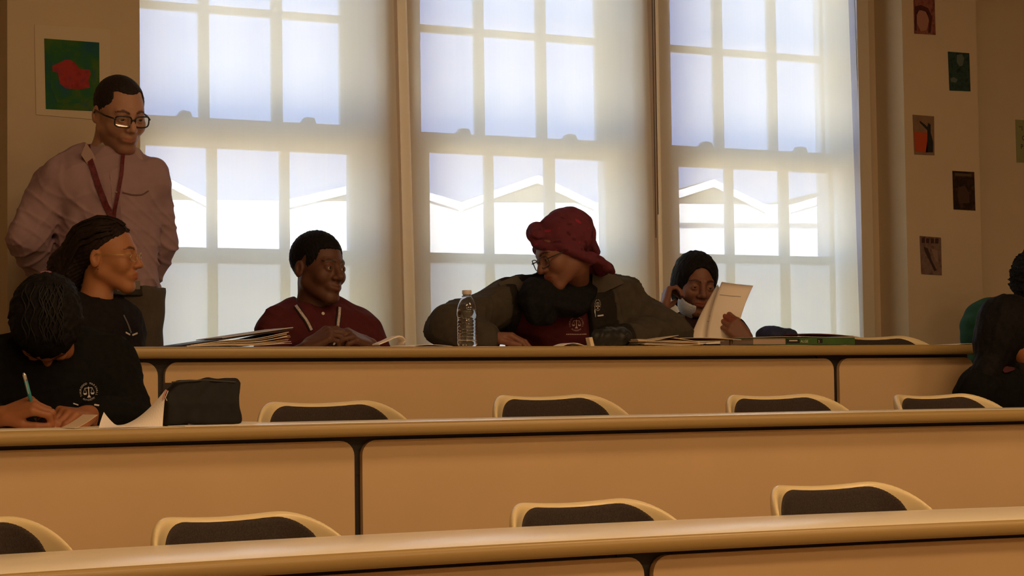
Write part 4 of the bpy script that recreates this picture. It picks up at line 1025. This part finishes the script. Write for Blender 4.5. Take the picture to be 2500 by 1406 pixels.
    for r_ in range(4):
        p = k(V2, .5, .3+.1*r_); q = k(V2, .8, .3+.1*r_); b.prism([p-F0*.0015, q-F0*.0015, q-F0*.0015-UP*.0015, p-F0*.0015-UP*.0015], F0*.0004)
    b.build('ink_lines', ink, o1)
    h0 = at(1704, 766, yp+.004); MB().tube([h0, h0-F0*.0012], .0028, 10).build('punched_hole', mat('hole_black', (.01, .01, .01)), o2)
reader()

# ---- two students at the right edge
def green():
    Y = 6.34; hc = at(2548, 694, Y)
    P = Person('person in green shirt with short curly hair, mostly cut off at the right edge', rootat(2490, Y, CF), skin('skin_tan', (.40, .20, .13)), hc, face_axes(80, 8), 1.0, dict())
    P.torso(at(2490, 1010, Y+.05), at(2500, 790, Y+.04), at(2560, 800, Y+.10), at(2420, 806, Y-.06), 1.08, .84)
    wl = P.arm(1, at(2590, 900, Y), at(2560, 930, Y-.2), 1.0); wr = P.arm(-1, at(2402, 900, Y-.06), at(2470, 930, Y-.25), 1.15)
    P.sit(); P.hand(wl, (0, -1, -.1), (0, 0, -1), -1, (.3, .4, .2)); P.hand(wr, (0, -1, -.1), (0, 0, -1), 1, (.3, .4, .2))
    P.build(.0042)
    def ex(p, d):
        d = smin(d, ell(p, at(2418, 806, Y-.06), (.12, .12, .13)), .05); return d+.0018*np.sin(p[:, 2]*90+p[:, 0]*30)
    P.cloth('shirt', mat('green_cotton', (.012, .055, .028), .85, .2, noise=.1, nscale=40), .02, .95, .02, .005, .006, wl=.1, seed=18, extra=ex)
    def hf(q):
        d = ell(q, (0, .02, .050), (.094, .112, .098)); d = smin(d, ell(q, (0, .06, .0), (.088, .07, .07)), .03); d = smax(d, -(ell(q, (0, -.09, -.04), (.075, .075, .10))), .01); return d+curly(q, .0075, .022, 3)
    P.hair('hair', hf, hairk, .22, .0045)
    b = MB(); rnd = random.Random(9)
    for i in range(170):     # corkscrew curls
        v = unit(np.array([rnd.uniform(-1, 1), rnd.uniform(-.5, 1), rnd.uniform(-.5, 1)])); c = np.array([0, .02, .045])+v*np.array([.094, .112, .098]); n = 8
        s1 = unit(np.cross(v, (0.3, .2, 1))); s2 = np.cross(v, s1); b.tube([P.H(*(c+v*.0014*k-.004*v+(s1*math.cos(k*1.3)+s2*math.sin(k*1.3))*.005)) for k in range(n)], .0018, 5)
    b.build('curls', hairk, P.root, smooth=True)
green()
def longhair():
    Y = 5.30; hc = at(2474, 818, Y)
    P = Person('student with long dark hair in black crested fleece, cut by the right edge', rootat(2450, Y, BF), skin('skin_warm', (.30, .115, .05)), hc, face_axes(96, 14), 1.0, dict(neck=.05))
    P.torso(at(2450, 1190, Y+.1), at(2440, 912, Y+.05), at(2548, 955, Y+.08), at(2392, 962, Y-.0), .92, .80)
    wl = P.arm(1, at(2570, 1060, Y), at(2520, 1080, Y-.2), .95); wr = P.arm(-1, at(2388, 1060, Y-.04), at(2460, 1080, Y-.22), .95)
    P.sit(); P.hand(wl, (0, -1, -.1), (0, 0, -1), -1, (.3, .4, .2)); P.hand(wr, (0, -1, -.1), (0, 0, -1), 1, (.3, .4, .2))
    P.build(.004)
    so = P.cloth('shirt', blackshirt, .018, 1.9, .014, .004, .0055, wl=.11, seed=21)
    t = bvh(so)
    a_, b_ = at(2385, 890, Y), at(2365, 965, Y-.02)
    def hf(p):
        p = np.asarray(p, np.float32); q = ((p-P.hc.astype(np.float32))@P.ax.astype(np.float32))
        d = ell(q, (0, .020, .040), (.092, .112, .094)); d = smin(d, ell(q, (0, .045, -.03), (.085, .085, .09)), .04); d = smax(d, -ell(q, (0, -.1, -.05), (.062, .085, .11)), .01)
        d = smin(d, cap(p, at(2432, 850, Y+.03), at(2406, 915, Y), .050, .042), .05); d = smin(d, cap(p, at(2406, 915, Y), at(2382, 980, Y-.01), .042, .026), .04)
        d = smin(d, cap(p, at(2500, 860, Y+.02), at(2500, 915, Y-.02), .06, .05), .03); return d+.0006*np.sin(q[:, 0]*200+q[:, 1]*160)+wob(p, .05, .0015)
    sdf_obj('hair', hf, at(2440, 1020, Y)-.22, at(2450, 720, Y)+.22, .0042, hairk, P.root)
    crest(t, 2410, 990, 16, white_, P.root, under=False, sx=.7)
    ribbon('polo_collar', t, [(2445, 905), (2470, 900), (2492, 893)], .03, mat('maroon_collar', (.06, .012, .014), .9), P.root, .006)
longhair()
# ------------------------------------------------------------------ things on the desks and walls
zC, zB = ROWS['C']['z'], ROWS['B']['z']
paper = mat('paper_white', (.88, .80, .72), .8, .2)
ptan = mat('paper_tan', (.55, .38, .22), .8, .2); pblk = mat('cover_black', (.012, .010, .012), .45, .4)
def onC(px, dy, z=0): p = at(px, 845, ROWS['C']['Y']+dy); return np.array([p[0], rowY('C', p[0])+dy, zC+z])
def onB(px, dy, z=0): p = at(px, 1030, ROWS['B']['Y']+dy); return np.array([p[0], rowY('B', p[0])+dy, zB+z])
def wavy(P0, ux, uy, nx, ny, hf, th, name, m, parent=None, props=None):   # sheet of paper as a thin solid
    V = []
    for i in range(ny+1):
        for j in range(nx+1):
            u, v = j/nx, i/ny; V.append(P0+ux*u+uy*v+UP*hf(u, v))
    n = len(V); V += [p+UP*th for p in V]; w_ = nx+1
    Fc = [(i*w_+j, (i+1)*w_+j, (i+1)*w_+j+1, i*w_+j+1) for i in range(ny) for j in range(nx)]; Fc += [tuple(n+k for k in f[::-1]) for f in Fc]
    rim = list(range(w_))+[i*w_+nx for i in range(1, ny+1)]+[ny*w_+j for j in range(nx-1, -1, -1)]+[i*w_ for i in range(ny-1, 0, -1)]
    k = len(rim); Fc += [(rim[a], rim[(a+1) % k], n+rim[(a+1) % k], n+rim[a]) for a in range(k)]
    return mk(name, V, Fc, m, parent, smooth=False, props=props)
# overstuffed folder by the maroon polo student
p0, p1 = onC(424, .14), onC(712, .14); L = np.linalg.norm(p1-p0); ux = (p1-p0)
fr = empty('folder', p0, 'overstuffed black folder of loose papers slanting beside the maroon polo student', 'folder')
Fb = np.array([0, .24, 0])
wavy(p0, ux, Fb, 14, 3, lambda u, v: .001, .002, 'back_cover', mat('cover_maroon', (.06, .02, .02), .5), fr)
rnd = random.Random(4)
H1 = (845-803)/pxm(ROWS['C']['Y']+.14, 700)
for i in range(13):
    f = (i+1)/15; a = rnd.uniform(.04, .16)+.25*f*.2; b = rnd.uniform(.90, .985); ph = rnd.uniform(-.4, .4); w1 = rnd.uniform(.001, .004)
    m = [paper, ptan, mat('paper_grey', (.42, .36, .33), .8), mat('paper_cream', (.66, .52, .34), .8)][i % 4]
    def hf(u, v, f=f, a=a, b=b, ph=ph, w1=w1):
        x = a+(b-a)*u; base = x*H1*(.12+.80*f); sag = -.010*math.sin(PI*min(1, max(0, (x-.45)/.5)))*f*(1-f)*3; return .003+max(0, base+sag+w1*math.sin(9*x+ph*6)*x)
    wavy(p0+ux*a+np.array([0, rnd.uniform(-.012, .004), 0]), ux*(b-a), Fb*.96, 18, 3, hf, .0014, 'loose_page', m, fr)
wavy(p0+ux*.02, ux*.98, Fb, 14, 3, lambda u, v: .004+u*H1*.97, .0035, 'front_cover', pblk, fr)
wavy(p0+ux*.38, ux*.62, Fb*.97, 10, 3, lambda u, v: .0085+(.38+.62*u)*H1*.985, .0022, 'top_sheet', mat('paper_grey2', (.5, .45, .46), .7), fr)
MB().box((p0+ux*.955)+np.array([0, .0, .002]), (p0+ux*.99)+np.array([0, .24, H1*.93])).build('spine', pblk, fr) if False else None
# curled strip of paper, and a low scatter
s0 = onC(925, .12); b = MB(); P = []
pts = [(925, 842), (945, 834), (962, 826), (975, 822), (984, 824), (990, 832), (985, 841)]
Yc = ROWS['C']['Y']+.13; V = []
for x, y in pts: p = at(x, y, Yc); V += [p, p+np.array([0, .05, 0]), p+np.array([0, .05, .0035]), p+np.array([0, 0, .0035])]
Fc = [(i*4+j, i*4+(j+1) % 4, (i+1)*4+(j+1) % 4, (i+1)*4+j) for i in range(len(pts)-1) for j in range(4)]+[(0, 1, 2, 3), (27, 26, 25, 24)]
o = mk('paper_strip', V, Fc, paper); tag(o, 'curled strip of white paper on the farthest desk between two leaning students', 'paper')
def sheetC(px0, px1, dy, dep, hf, label, m=paper, nm='paper_sheet'):
    a, b_ = onC(px0, dy), onC(px1, dy); o = wavy(a, b_-a, np.array([0, dep, 0]), 12, 3, hf, .001, nm, m); tag(o, label, 'paper'); return o
sheetC(1000, 1105, .06, .2, lambda u, v: .001+.008*math.sin(PI*u)*(.6+.4*v), 'bulging cream sheet lying to the left of the water bottle')
sheetC(1375, 1432, .03, .07, lambda u, v: .001+.009*math.sin(PI*min(1, u*1.1)), 'small humped sheet in front of the crested maroon polo')
# water bottle
bc = onC(1141, .10)
gm = bpy.data.materials.new('clear_plastic'); gm.use_nodes = True; g_ = gm.node_tree.nodes['Principled BSDF']
g_.inputs['Base Color'].default_value = (.97, .97, .97, 1); g_.inputs['Transmission Weight'].default_value = 1; g_.inputs['Roughness'].default_value = .03; g_.inputs['IOR'].default_value = 1.40
wm = bpy.data.materials.new('water'); wm.use_nodes = True; g_ = wm.node_tree.nodes['Principled BSDF']
g_.inputs['Base Color'].default_value = (.96, .98, .98, 1); g_.inputs['Transmission Weight'].default_value = 1; g_.inputs['Roughness'].default_value = .0; g_.inputs['IOR'].default_value = 1.33
S = (843-703)/pxm(ROWS['C']['Y']+.1, 1141)/.183
bo = empty('water_bottle', bc, 'clear ribbed plastic water bottle with white cap on the farthest desk', 'bottle')
prof = [(0, .001), (.024, .001), (.0305, .006), (.0318, .012)]
for i in range(7): z = .016+i*.0105; prof += [(.0318, z), (.0318, z+.004), (.0300, z+.0065)]
prof += [(.0305, .094), (.0325, .100), (.0325, .108), (.0318, .120), (.0285, .134), (.0215, .150), (.0150, .160), (.0128, .164), (.0128, .170)]
inner = [(max(r-.0008, 0), z+(.0008 if k < 2 else 0)) for k, (r, z) in enumerate(prof)]
MB().lathe([(r*S, z*S) for r, z in prof+inner[::-1]], bc, 40).build('bottle_shell', gm, bo, smooth=True)
wp = [(max(r-.0010, 0)*S, z*S) for r, z in prof if z < .122]; wp[0] = (0, .002*S); wp.append((0, wp[-1][1])); MB().lathe(wp, bc, 40).build('water', wm, bo, smooth=True)
MB().lathe([(0, .181*S), (.0145*S, .181*S), (.0150*S, .178*S), (.0150*S, .169*S), (.013*S, .167*S)], bc, 24).build('cap', mat('cap_white', (.7, .62, .58), .5), bo, smooth=True)
MB().lathe([(.0133*S, .160*S), (.0165*S, .161*S), (.0165*S, .163*S), (.0133*S, .164*S)], bc, 24).build('neck_ring', gm, bo, smooth=True)
# dark pouch beside the crested polo, with a folded card leaning on it
def pouch(p):
    p = np.asarray(p, np.float32); a, b_ = at(1462, 824, 5.80), at(1528, 824, 5.80); d = cap(p, a, b_, .028, .024); d = smin(d, cap(p, at(1475, 812, 5.82), at(1520, 810, 5.82), .018, .016), .02); d = smax(d, zC+.0005-p[:, 2], .006); return d+wob(p, .03, .0018)
a = at(1495, 845, 5.8); o = sdf_obj('pouch', pouch, a-.12, a+.12, .003, mat('pouch_black', (.014, .013, .012), .5, .4, noise=.2), None); tag(o, 'black crumpled pouch on the desk in front of the head-wrapped person', 'pouch')
q = [at(x, y, 5.745) for x, y in ((1438, 818), (1446, 817), (1451, 838), (1443, 840))]; mn = min(v[2] for v in q); q = [v-UP*(mn-zC-.0005)*(1 if v[2] < mn+.01 else 1) for v in q]
o = MB().prism(q, (0.004, .03, 0)).build('card', mat('card_cream', (.75, .62, .42), .7)); tag(o, 'small cream card standing against the black pouch', 'card')
# heap of paper and open binder before the reading student
br = empty('open_binder', onC(1560, .1), 'open binder spilling tan and white papers before the reading student', 'binder')
def sb(px0, px1, dy, dep, hf, nm, m, th=.0012): a, b_ = onC(px0, dy), onC(px1, dy); return wavy(a, b_-a, np.array([0, dep, 0]), 14, 3, hf, th, nm, m, br)
bm_ = mat('binder_cover', (.14, .08, .05), .5)
sb(1548, 1790, .10, .26, lambda u, v: .001, 'cover', bm_, .002)
rnd = random.Random(11)
for i in range(10):
    f = i/9; a = 1552+rnd.uniform(0, 40)*(1-f); b_ = rnd.uniform(1650, 1700)+60*f
    sb(a, b_, .095+rnd.uniform(-.01, .012), .22, lambda u, v, f=f, k=rnd.uniform(.5, 3): .003+.019*f*(1-.25*u)+.0018*math.sin(4*u+k), 'loose_page', [ptan, paper, mat('paper_cream', (.66, .52, .34))][i % 3], .0016)
sb(1600, 1652, .085, .14, lambda u, v: .020+.016*u*(1-.3*v), 'bent_page', mat('paper_cream', (.66, .52, .34)))
sb(1642, 1700, .09, .14, lambda u, v: .028-.014*u, 'bent_page', paper)
sb(1655, 1800, .10, .24, lambda u, v: .026+.002*math.sin(3*u)-.006*u*u, 'top_cover', mat('binder_tan', (.50, .38, .24), .6), .0022)
a, b_ = onC(1780, .10), onC(1792, .10); c_ = (onC(1783, .10)+UP*.012); MB().tube([onC(1773+8*math.cos(t)*1.0, .11)+UP*(.013+.012*math.sin(t)) for t in np.linspace(-1.4, 1.5, 9)]+[], .002, 6).build('spine_edge', bm_, br)
for dx in (0,): MB().tube([onC(1775, .12)+UP*(.003), onC(1775, .12)+UP*.022], .006, 10).build('binder_ring', bm_, br)
# stack by the end chair: papers, green textbook, notebook, red folder, blue pouch
gb = mat('book_green', (.045, .11, .025), .35, .5, noise=.15, nscale=30)
def slab(name, px0, px1, dy, dep, z0, z1, m, label=None, cat=None, parent=None, rd=.0):
    a, b_ = onC(px0, dy, z0), onC(px1, dy, z0); o = MB().prism([a, b_, b_+np.array([0, dep, 0]), a+np.array([0, dep, 0])], (0, 0, z1-z0)).build(name, m, parent)
    if label: tag(o, label, cat)
    return o
sheetC(1842, 2066, .085, .22, lambda u, v: .0004+.0012*math.sin(5*u), 'loose sheets lying flat beneath the green textbook', mat('paper_cream', (.66, .52, .34)))
tb = empty('textbook', onC(1950, .1, .004), 'thick green textbook lying flat with its titled spine outward', 'book')
zs = .004; zt_ = zs+.024
slab('pages', 1828, 2058, .105, .20, zs+.0015, zt_-.0015, mat('page_block', (.42, .30, .24), .8), parent=tb)
slab('cover', 1826, 2062, .10, .21, zt_-.0015, zt_, gb, parent=tb); slab('cover', 1826, 2062, .10, .21, zs, zs+.0015, gb, parent=tb); slab('spine', 1905, 2063, .099, .006, zs, zt_, gb, parent=tb)
slab('title_panel', 1906, 1936, .0975, .0015, zs+.005, zt_-.003, pblk, parent=tb); slab('volume_panel', 1977, 1989, .0975, .0015, zs+.005, zt_-.003, pblk, parent=tb)
slab('spine_mark', 1912, 1931, .0965, .001, zs+.012, zs+.016, white_, parent=tb)
def spine_text(s, px, z, size, m):
    V, Fc, w_ = text2d(s, size); a = onC(px, .0962, z); o = mk('lettering', [a+np.array([1, 0, 0])*x+UP*y for x, y in V], Fc, m, tb)
spine_text('ALGEBRA', 1938, zs+.0075, .0125, mat('title_cream', (.75, .66, .45), .7)); spine_text('2', 1979, zs+.0075, .0115, mat('title_cream', (.75, .66, .45), .7))
nbk = sheetC(1822, 2056, .11, .2, lambda u, v: zt_+.001+.0025*math.sin(PI*min(1, u*1.3)), 'white notebook pages lying on the green textbook'); 
rf = sheetC(1900, 2060, .13, .17, lambda u, v: zt_+.0078+.0055*math.sin(PI*min(1, (u+.15)))-.002*u, 'thin dark red folder on the white pages above the green textbook', mat('folder_red', (.13, .012, .015), .5), 'red_folder'); rf['category'] = 'folder'
wf = sheetC(1915, 2075, .15, .17, lambda u, v: zt_+.0100+.0062*math.sin(PI*min(1, (u+.15)))-.003*u-.016*max(0, u-.85)/.15*.3, 'pale sheet draped over the dark red folder')
def blue(p):
    p = np.asarray(p, np.float32); d = ell(p, onC(1868, .19, zt_+.012), (.050, .06, .032)); d = smin(d, ell(p, onC(1897, .19, zt_+.014), (.05, .05, .022)), .01); return smax(d, zt_+.0065-p[:, 2], .003)+wob(p, .03, .001)
a = onC(1875, .19, zt_); o = sdf_obj('cap', blue, a-.12, a+.12, .0028, mat('blue_fabric', (.022, .026, .07), .8, .2, noise=.2), None); o.name = 'knit_cap'; tag(o, 'dark blue cap slumped on top of the textbook stack', 'cap')
ey = sheetC(2290, 2345, .12, .2, lambda u, v: .0015+.004*math.sin(PI*u), 'low sheet on the farthest desk beside the green shirt')
# row B: pencil case, exercise sheets, flat paper
def case(p):
    p = np.asarray(p, np.float32); q = p-onB(484, .17, .055).astype(np.float32); hw = .088+.0*q[:, 0]; z = q[:, 2]
    w_ = .096-.010*np.abs(np.sin((z+.05)*32))*(q[:, 0] > 0)-.006*(q[:, 0] < 0)*np.clip(z/.05, 0, 1)-.022*np.clip((z-.02)/.03, 0, 1)*(q[:, 0] < 0)
    d = smax(np.abs(q[:, 0]+.001)-w_-.004, np.abs(z-.003)-.056-.002*np.sin(q[:, 0]*40), .012); d = smax(d, (-q[:, 0]*.66+z*.75)-.087, .01); d = smax(d, np.abs(q[:, 1])-(.030-.25*np.clip(z, 0, .055)), .012); return d+wob(p, .05, .0015)
a = onB(484, .17, .055); pcr = empty('pencil_case', onB(484, .17), 'black upright pencil case on the second desk row beside the writing student', 'pencil case')
sdf_obj('pouch_body', case, a-.14, a+.14, .0032, mat('case_black', (.014, .013, .012), .75, .25, noise=.15, nscale=60), pcr)
MB().tube([a+np.array([-.085, -.024, .052]), a+np.array([0, -.018, .056]), a+np.array([.08, -.02, .05])], .0018, 6).build('zipper', mat('zip_black', (.03, .028, .026), .4), pcr)
zp = [onB(386, .12, .066), onB(390, .12, .078), onB(395, .12, .088)]; MB().tube(zp, .0022, 6).build('zip_pull', mat('pull_pink', (.5, .22, .2), .5), pcr)
MB().tube([onB(399, .12, .086), onB(392, .12, .07), onB(396, .12, .062)], .0014, 6).build('zip_pull', mat('pen_silver', (.6, .62, .64)), pcr)
o = MB().hexa([onB(388, .25), onB(450, .25), onB(450, .30), onB(388, .30), onB(388, .25, .106), onB(450, .25, .106), onB(450, .30, .106), onB(388, .30, .106)]).build('notebook', mat('notebook_dark', (.03, .022, .018), .6)); tag(o, 'dark standing notebook edge showing behind the black pencil case', 'notebook')
a, b_ = onB(440, .03), onB(632, .03); o = wavy(a, b_-a, np.array([0, .26, 0]), 12, 3, lambda u, v: .0004+.006*max(0, u-.9)/.1, .0012, 'paper_sheet', paper); tag(o, 'flat white sheet lying under the black pencil case', 'paper')
a, b_ = onB(225, .05), onB(384, .05); H2 = (1035-950)/pxm(4.8, 388)
o = wavy(a, b_-a, np.array([.045, .11, 0]), 24, 6, lambda u, v: .0015+(H2*max(0, (u-.25)/.75)**1.7+.032*max(0, 1-u/.2)**1.3+.003)*v**.8, .0008, 'paper_sheet', paper); tag(o, 'white sheet curling up between the writing student and the pencil case', 'paper')
a, b_ = onB(165, .06), onB(222, .06); o = wavy(a, b_-a, np.array([0, .12, 0]), 8, 3, lambda u, v: .0015+.030*u**1.3, .0008, 'paper_sheet', mat('paper_warm', (.72, .56, .40), .8)); tag(o, 'small turned-up page corner under the writing student\'s hand', 'paper')
# ------------------------------------------------------------------ pictures on the walls
def card_at(name, c, Y, label, cat, m, group=None, th=.002, tint=None, mats=None):
    q = [at(x, y, Y) for x, y in c]; w_ = q[0]+0; o = MB().prism(q, (0, -th, 0)).build(name, m); tag(o, label, cat, group); return o
def pmat(name, cols, scale, bands=None, seed=0):   # painted picture: noise-broken colour fields
    m = bpy.data.materials.new(name); m.use_nodes = True; t = m.node_tree; b = t.nodes['Principled BSDF']; b.inputs['Roughness'].default_value = .7; b.inputs['Specular IOR Level'].default_value = .2
    tcn = t.nodes.new('ShaderNodeTexCoord'); mp = t.nodes.new('ShaderNodeMapping'); mp.inputs['Location'].default_value = (seed*3.1, seed, seed*1.7)
    n = t.nodes.new('ShaderNodeTexNoise'); n.inputs['Scale'].default_value = scale; n.inputs['Detail'].default_value = 3; r = t.nodes.new('ShaderNodeValToRGB')
    t.links.new(tcn.outputs['Object'], mp.inputs[0]); t.links.new(mp.outputs[0], n.inputs['Vector']); t.links.new(n.outputs['Fac'], r.inputs[0]); t.links.new(r.outputs[0], b.inputs['Base Color'])
    el = r.color_ramp.elements; k = len(cols)
    for i, c in enumerate(cols):
        p = .3+.4*i/(k-1)
        e = el[i] if i < 2 else el.new(p)
        e.position = p; e.color = (*c, 1)
    return m
Yq = YP-.001
pr = empty('framed_painting', at(175, 180, Yq), 'blue-green painting with a red blob in a wide cream mat on the left wall', 'painting')
def quad(c, Y, th, nm, m, par): return MB().prism([at(x, y, Y) for x, y in c], (0, -th, 0)).build(nm, m, par)
quad(((84, 60), (268, 72), (270, 295), (88, 280)), Yq, .002, 'mat_board', mat('mat_board_cream', (.63, .54, .40), .85), pr)
quad(((108, 94), (242, 104), (243, 272), (112, 266)), Yq-.002, .002, 'canvas', pmat('paint_bluegreen', [(.01, .05, .13), (.012, .09, .09), (.02, .11, .03), (.06, .13, .02), (.01, .07, .12)], 9, seed=1), pr)
quad(((122, 122), (226, 130), (230, 240), (206, 252), (140, 250), (124, 214)), Yq-.004, .0006, 'canvas_greens', pmat('paint_green', [(.015, .09, .10), (.02, .11, .03), (.08, .13, .02)], 16, seed=5), pr)
quad(((128, 160), (148, 152), (158, 146), (172, 146), (184, 154), (194, 168), (218, 170), (222, 180), (216, 196), (220, 214), (196, 218), (160, 216), (146, 204), (141, 178), (128, 174)), Yq-.0046, .0006, 'red_blob', pmat('paint_red', [(.22, .02, .02), (.34, .035, .03), (.20, .03, .05)], 30, seed=3), pr)
DESC = [(((2230, -14), (2281, -10), (2284, 85), (2232, 82)), 'red postcard portrait cut by the top edge of the photo', [(.16, .04, .035), (.26, .10, .08), (.12, .02, .02)], 1),
        (((2314, 126), (2366, 130), (2369, 223), (2318, 221)), 'dark teal postcard of a seated figure, second down the pilaster', [(.012, .035, .035), (.03, .06, .055), (.008, .02, .02)], 2),
        (((2228, 280), (2280, 284), (2281, 379), (2232, 377)), 'postcard with an orange lower half and a black figure, below the red portrait', [(.24, .15, .09), (.20, .12, .08)], 3),
        (((2325, 417), (2378, 420), (2381, 514), (2328, 511)), 'near-black brown postcard on the right of the pilaster, below the teal one', [(.045, .022, .014), (.02, .010, .008), (.07, .035, .02)], 4),
        (((2245, 576), (2297, 580), (2299, 672), (2249, 669)), 'pale purple postcard with a lettered strip, lowest on the pilaster', [(.09, .05, .045), (.20, .13, .11), (.12, .07, .07)], 5)]
for c, lab_, cols, sd in DESC:
    r = empty('postcard', at(c[0][0], c[0][1], Yq), lab_, 'postcard', 'postcards on the pilaster')
    quad(c, Yq, .0015, 'card_face', pmat('card_%d' % sd, cols, 26, seed=sd), r); x, y = c[0]
    Q = lambda pts, m, nm: quad([(x+a, y+b_) for a, b_ in pts], Yq-.0015, .0004, nm, m, r)
    if sd == 1: Q([(8, 44), (20, 38), (34, 46), (38, 66), (32, 88), (18, 90), (9, 72)], mat('pc_face', (.36, .17, .13), .8), 'portrait'); Q([(3, 30), (18, 26), (36, 34), (46, 56), (42, 94), (36, 94), (38, 60), (30, 42), (14, 38), (8, 50), (8, 90), (3, 88)], mat('pc_hair', (.07, .015, .015), .8), 'portrait')
    if sd == 2: Q([(22, 8), (34, 6), (40, 16), (36, 34), (28, 36), (22, 26)], mat('pc_pale', (.10, .13, .11), .8), 'portrait'); Q([(6, 66), (14, 62), (24, 68), (20, 76), (8, 74)], mat('pc_pale', (.1, .13, .11), .8), 'portrait')
    if sd == 3: Q([(4, 42), (36, 44), (36, 92), (6, 90)], mat('pc_orange', (.42, .06, .01), .8), 'orange_panel'); Q([(17, 14), (30, 24), (36, 30), (38, 20), (44, 24), (44, 44), (50, 66), (50, 92), (32, 92), (36, 62), (36, 38), (18, 20)], mat('pc_black', (.015, .015, .02), .8), 'figure')
    if sd == 4: Q([(6, 5), (47, 8), (47, 14), (6, 12)], mat('pc_brown', (.09, .06, .03), .8), 'caption_strip'); Q([(16, 40), (30, 36), (40, 52), (42, 78), (18, 80), (12, 60)], mat('pc_brown2', (.06, .028, .018), .8), 'figure')
    if sd == 5:
        for k in range(4): Q([(5+k*11, 5+k*.5), (13+k*11, 5+k*.5), (13+k*11, 17+k*.5), (5+k*11, 17+k*.5)], mat('pc_dark', (.05, .018, .018), .8), 'letter_block')
        Q([(10, 26), (20, 30), (30, 60), (42, 84), (36, 86), (24, 60), (14, 40)], mat('pc_dark2', (.04, .02, .02), .8), 'figure'); Q([(28, 30), (44, 36), (46, 66), (38, 60)], mat('pc_pale3', (.24, .15, .13), .8), 'figure')
# lettered poster cut by the right edge
qs = empty('quote_poster', at(2480, 292, YW-.001), 'pale green lettered poster cut off by the right edge of the photo', 'poster')
def quadW(c, th, nm, m, dy=0): return MB().prism([at(x, y, YW-.001-dy) for x, y in c], (0, -th, 0)).build(nm, m, qs)
quadW(((2479, 292), (2640, 302), (2642, 404), (2482, 396)), .002, 'poster_sheet', mat('poster_green', (.26, .27, .13), .8))
tm = mat('poster_ink', (.012, .01, .008), .8)
for s_, x, y in (('\u201cI', 2488, 318), ('C', 2495, 342), ('P', 2492, 363)):
    V, Fc, w_ = text2d(s_, 16/pxm(YW, 2495)); a = at(x, y, YW-.004); mk('lettering', [a+np.array([1, 0, 0])*u+UP*v for u, v in V], Fc, tm, qs)
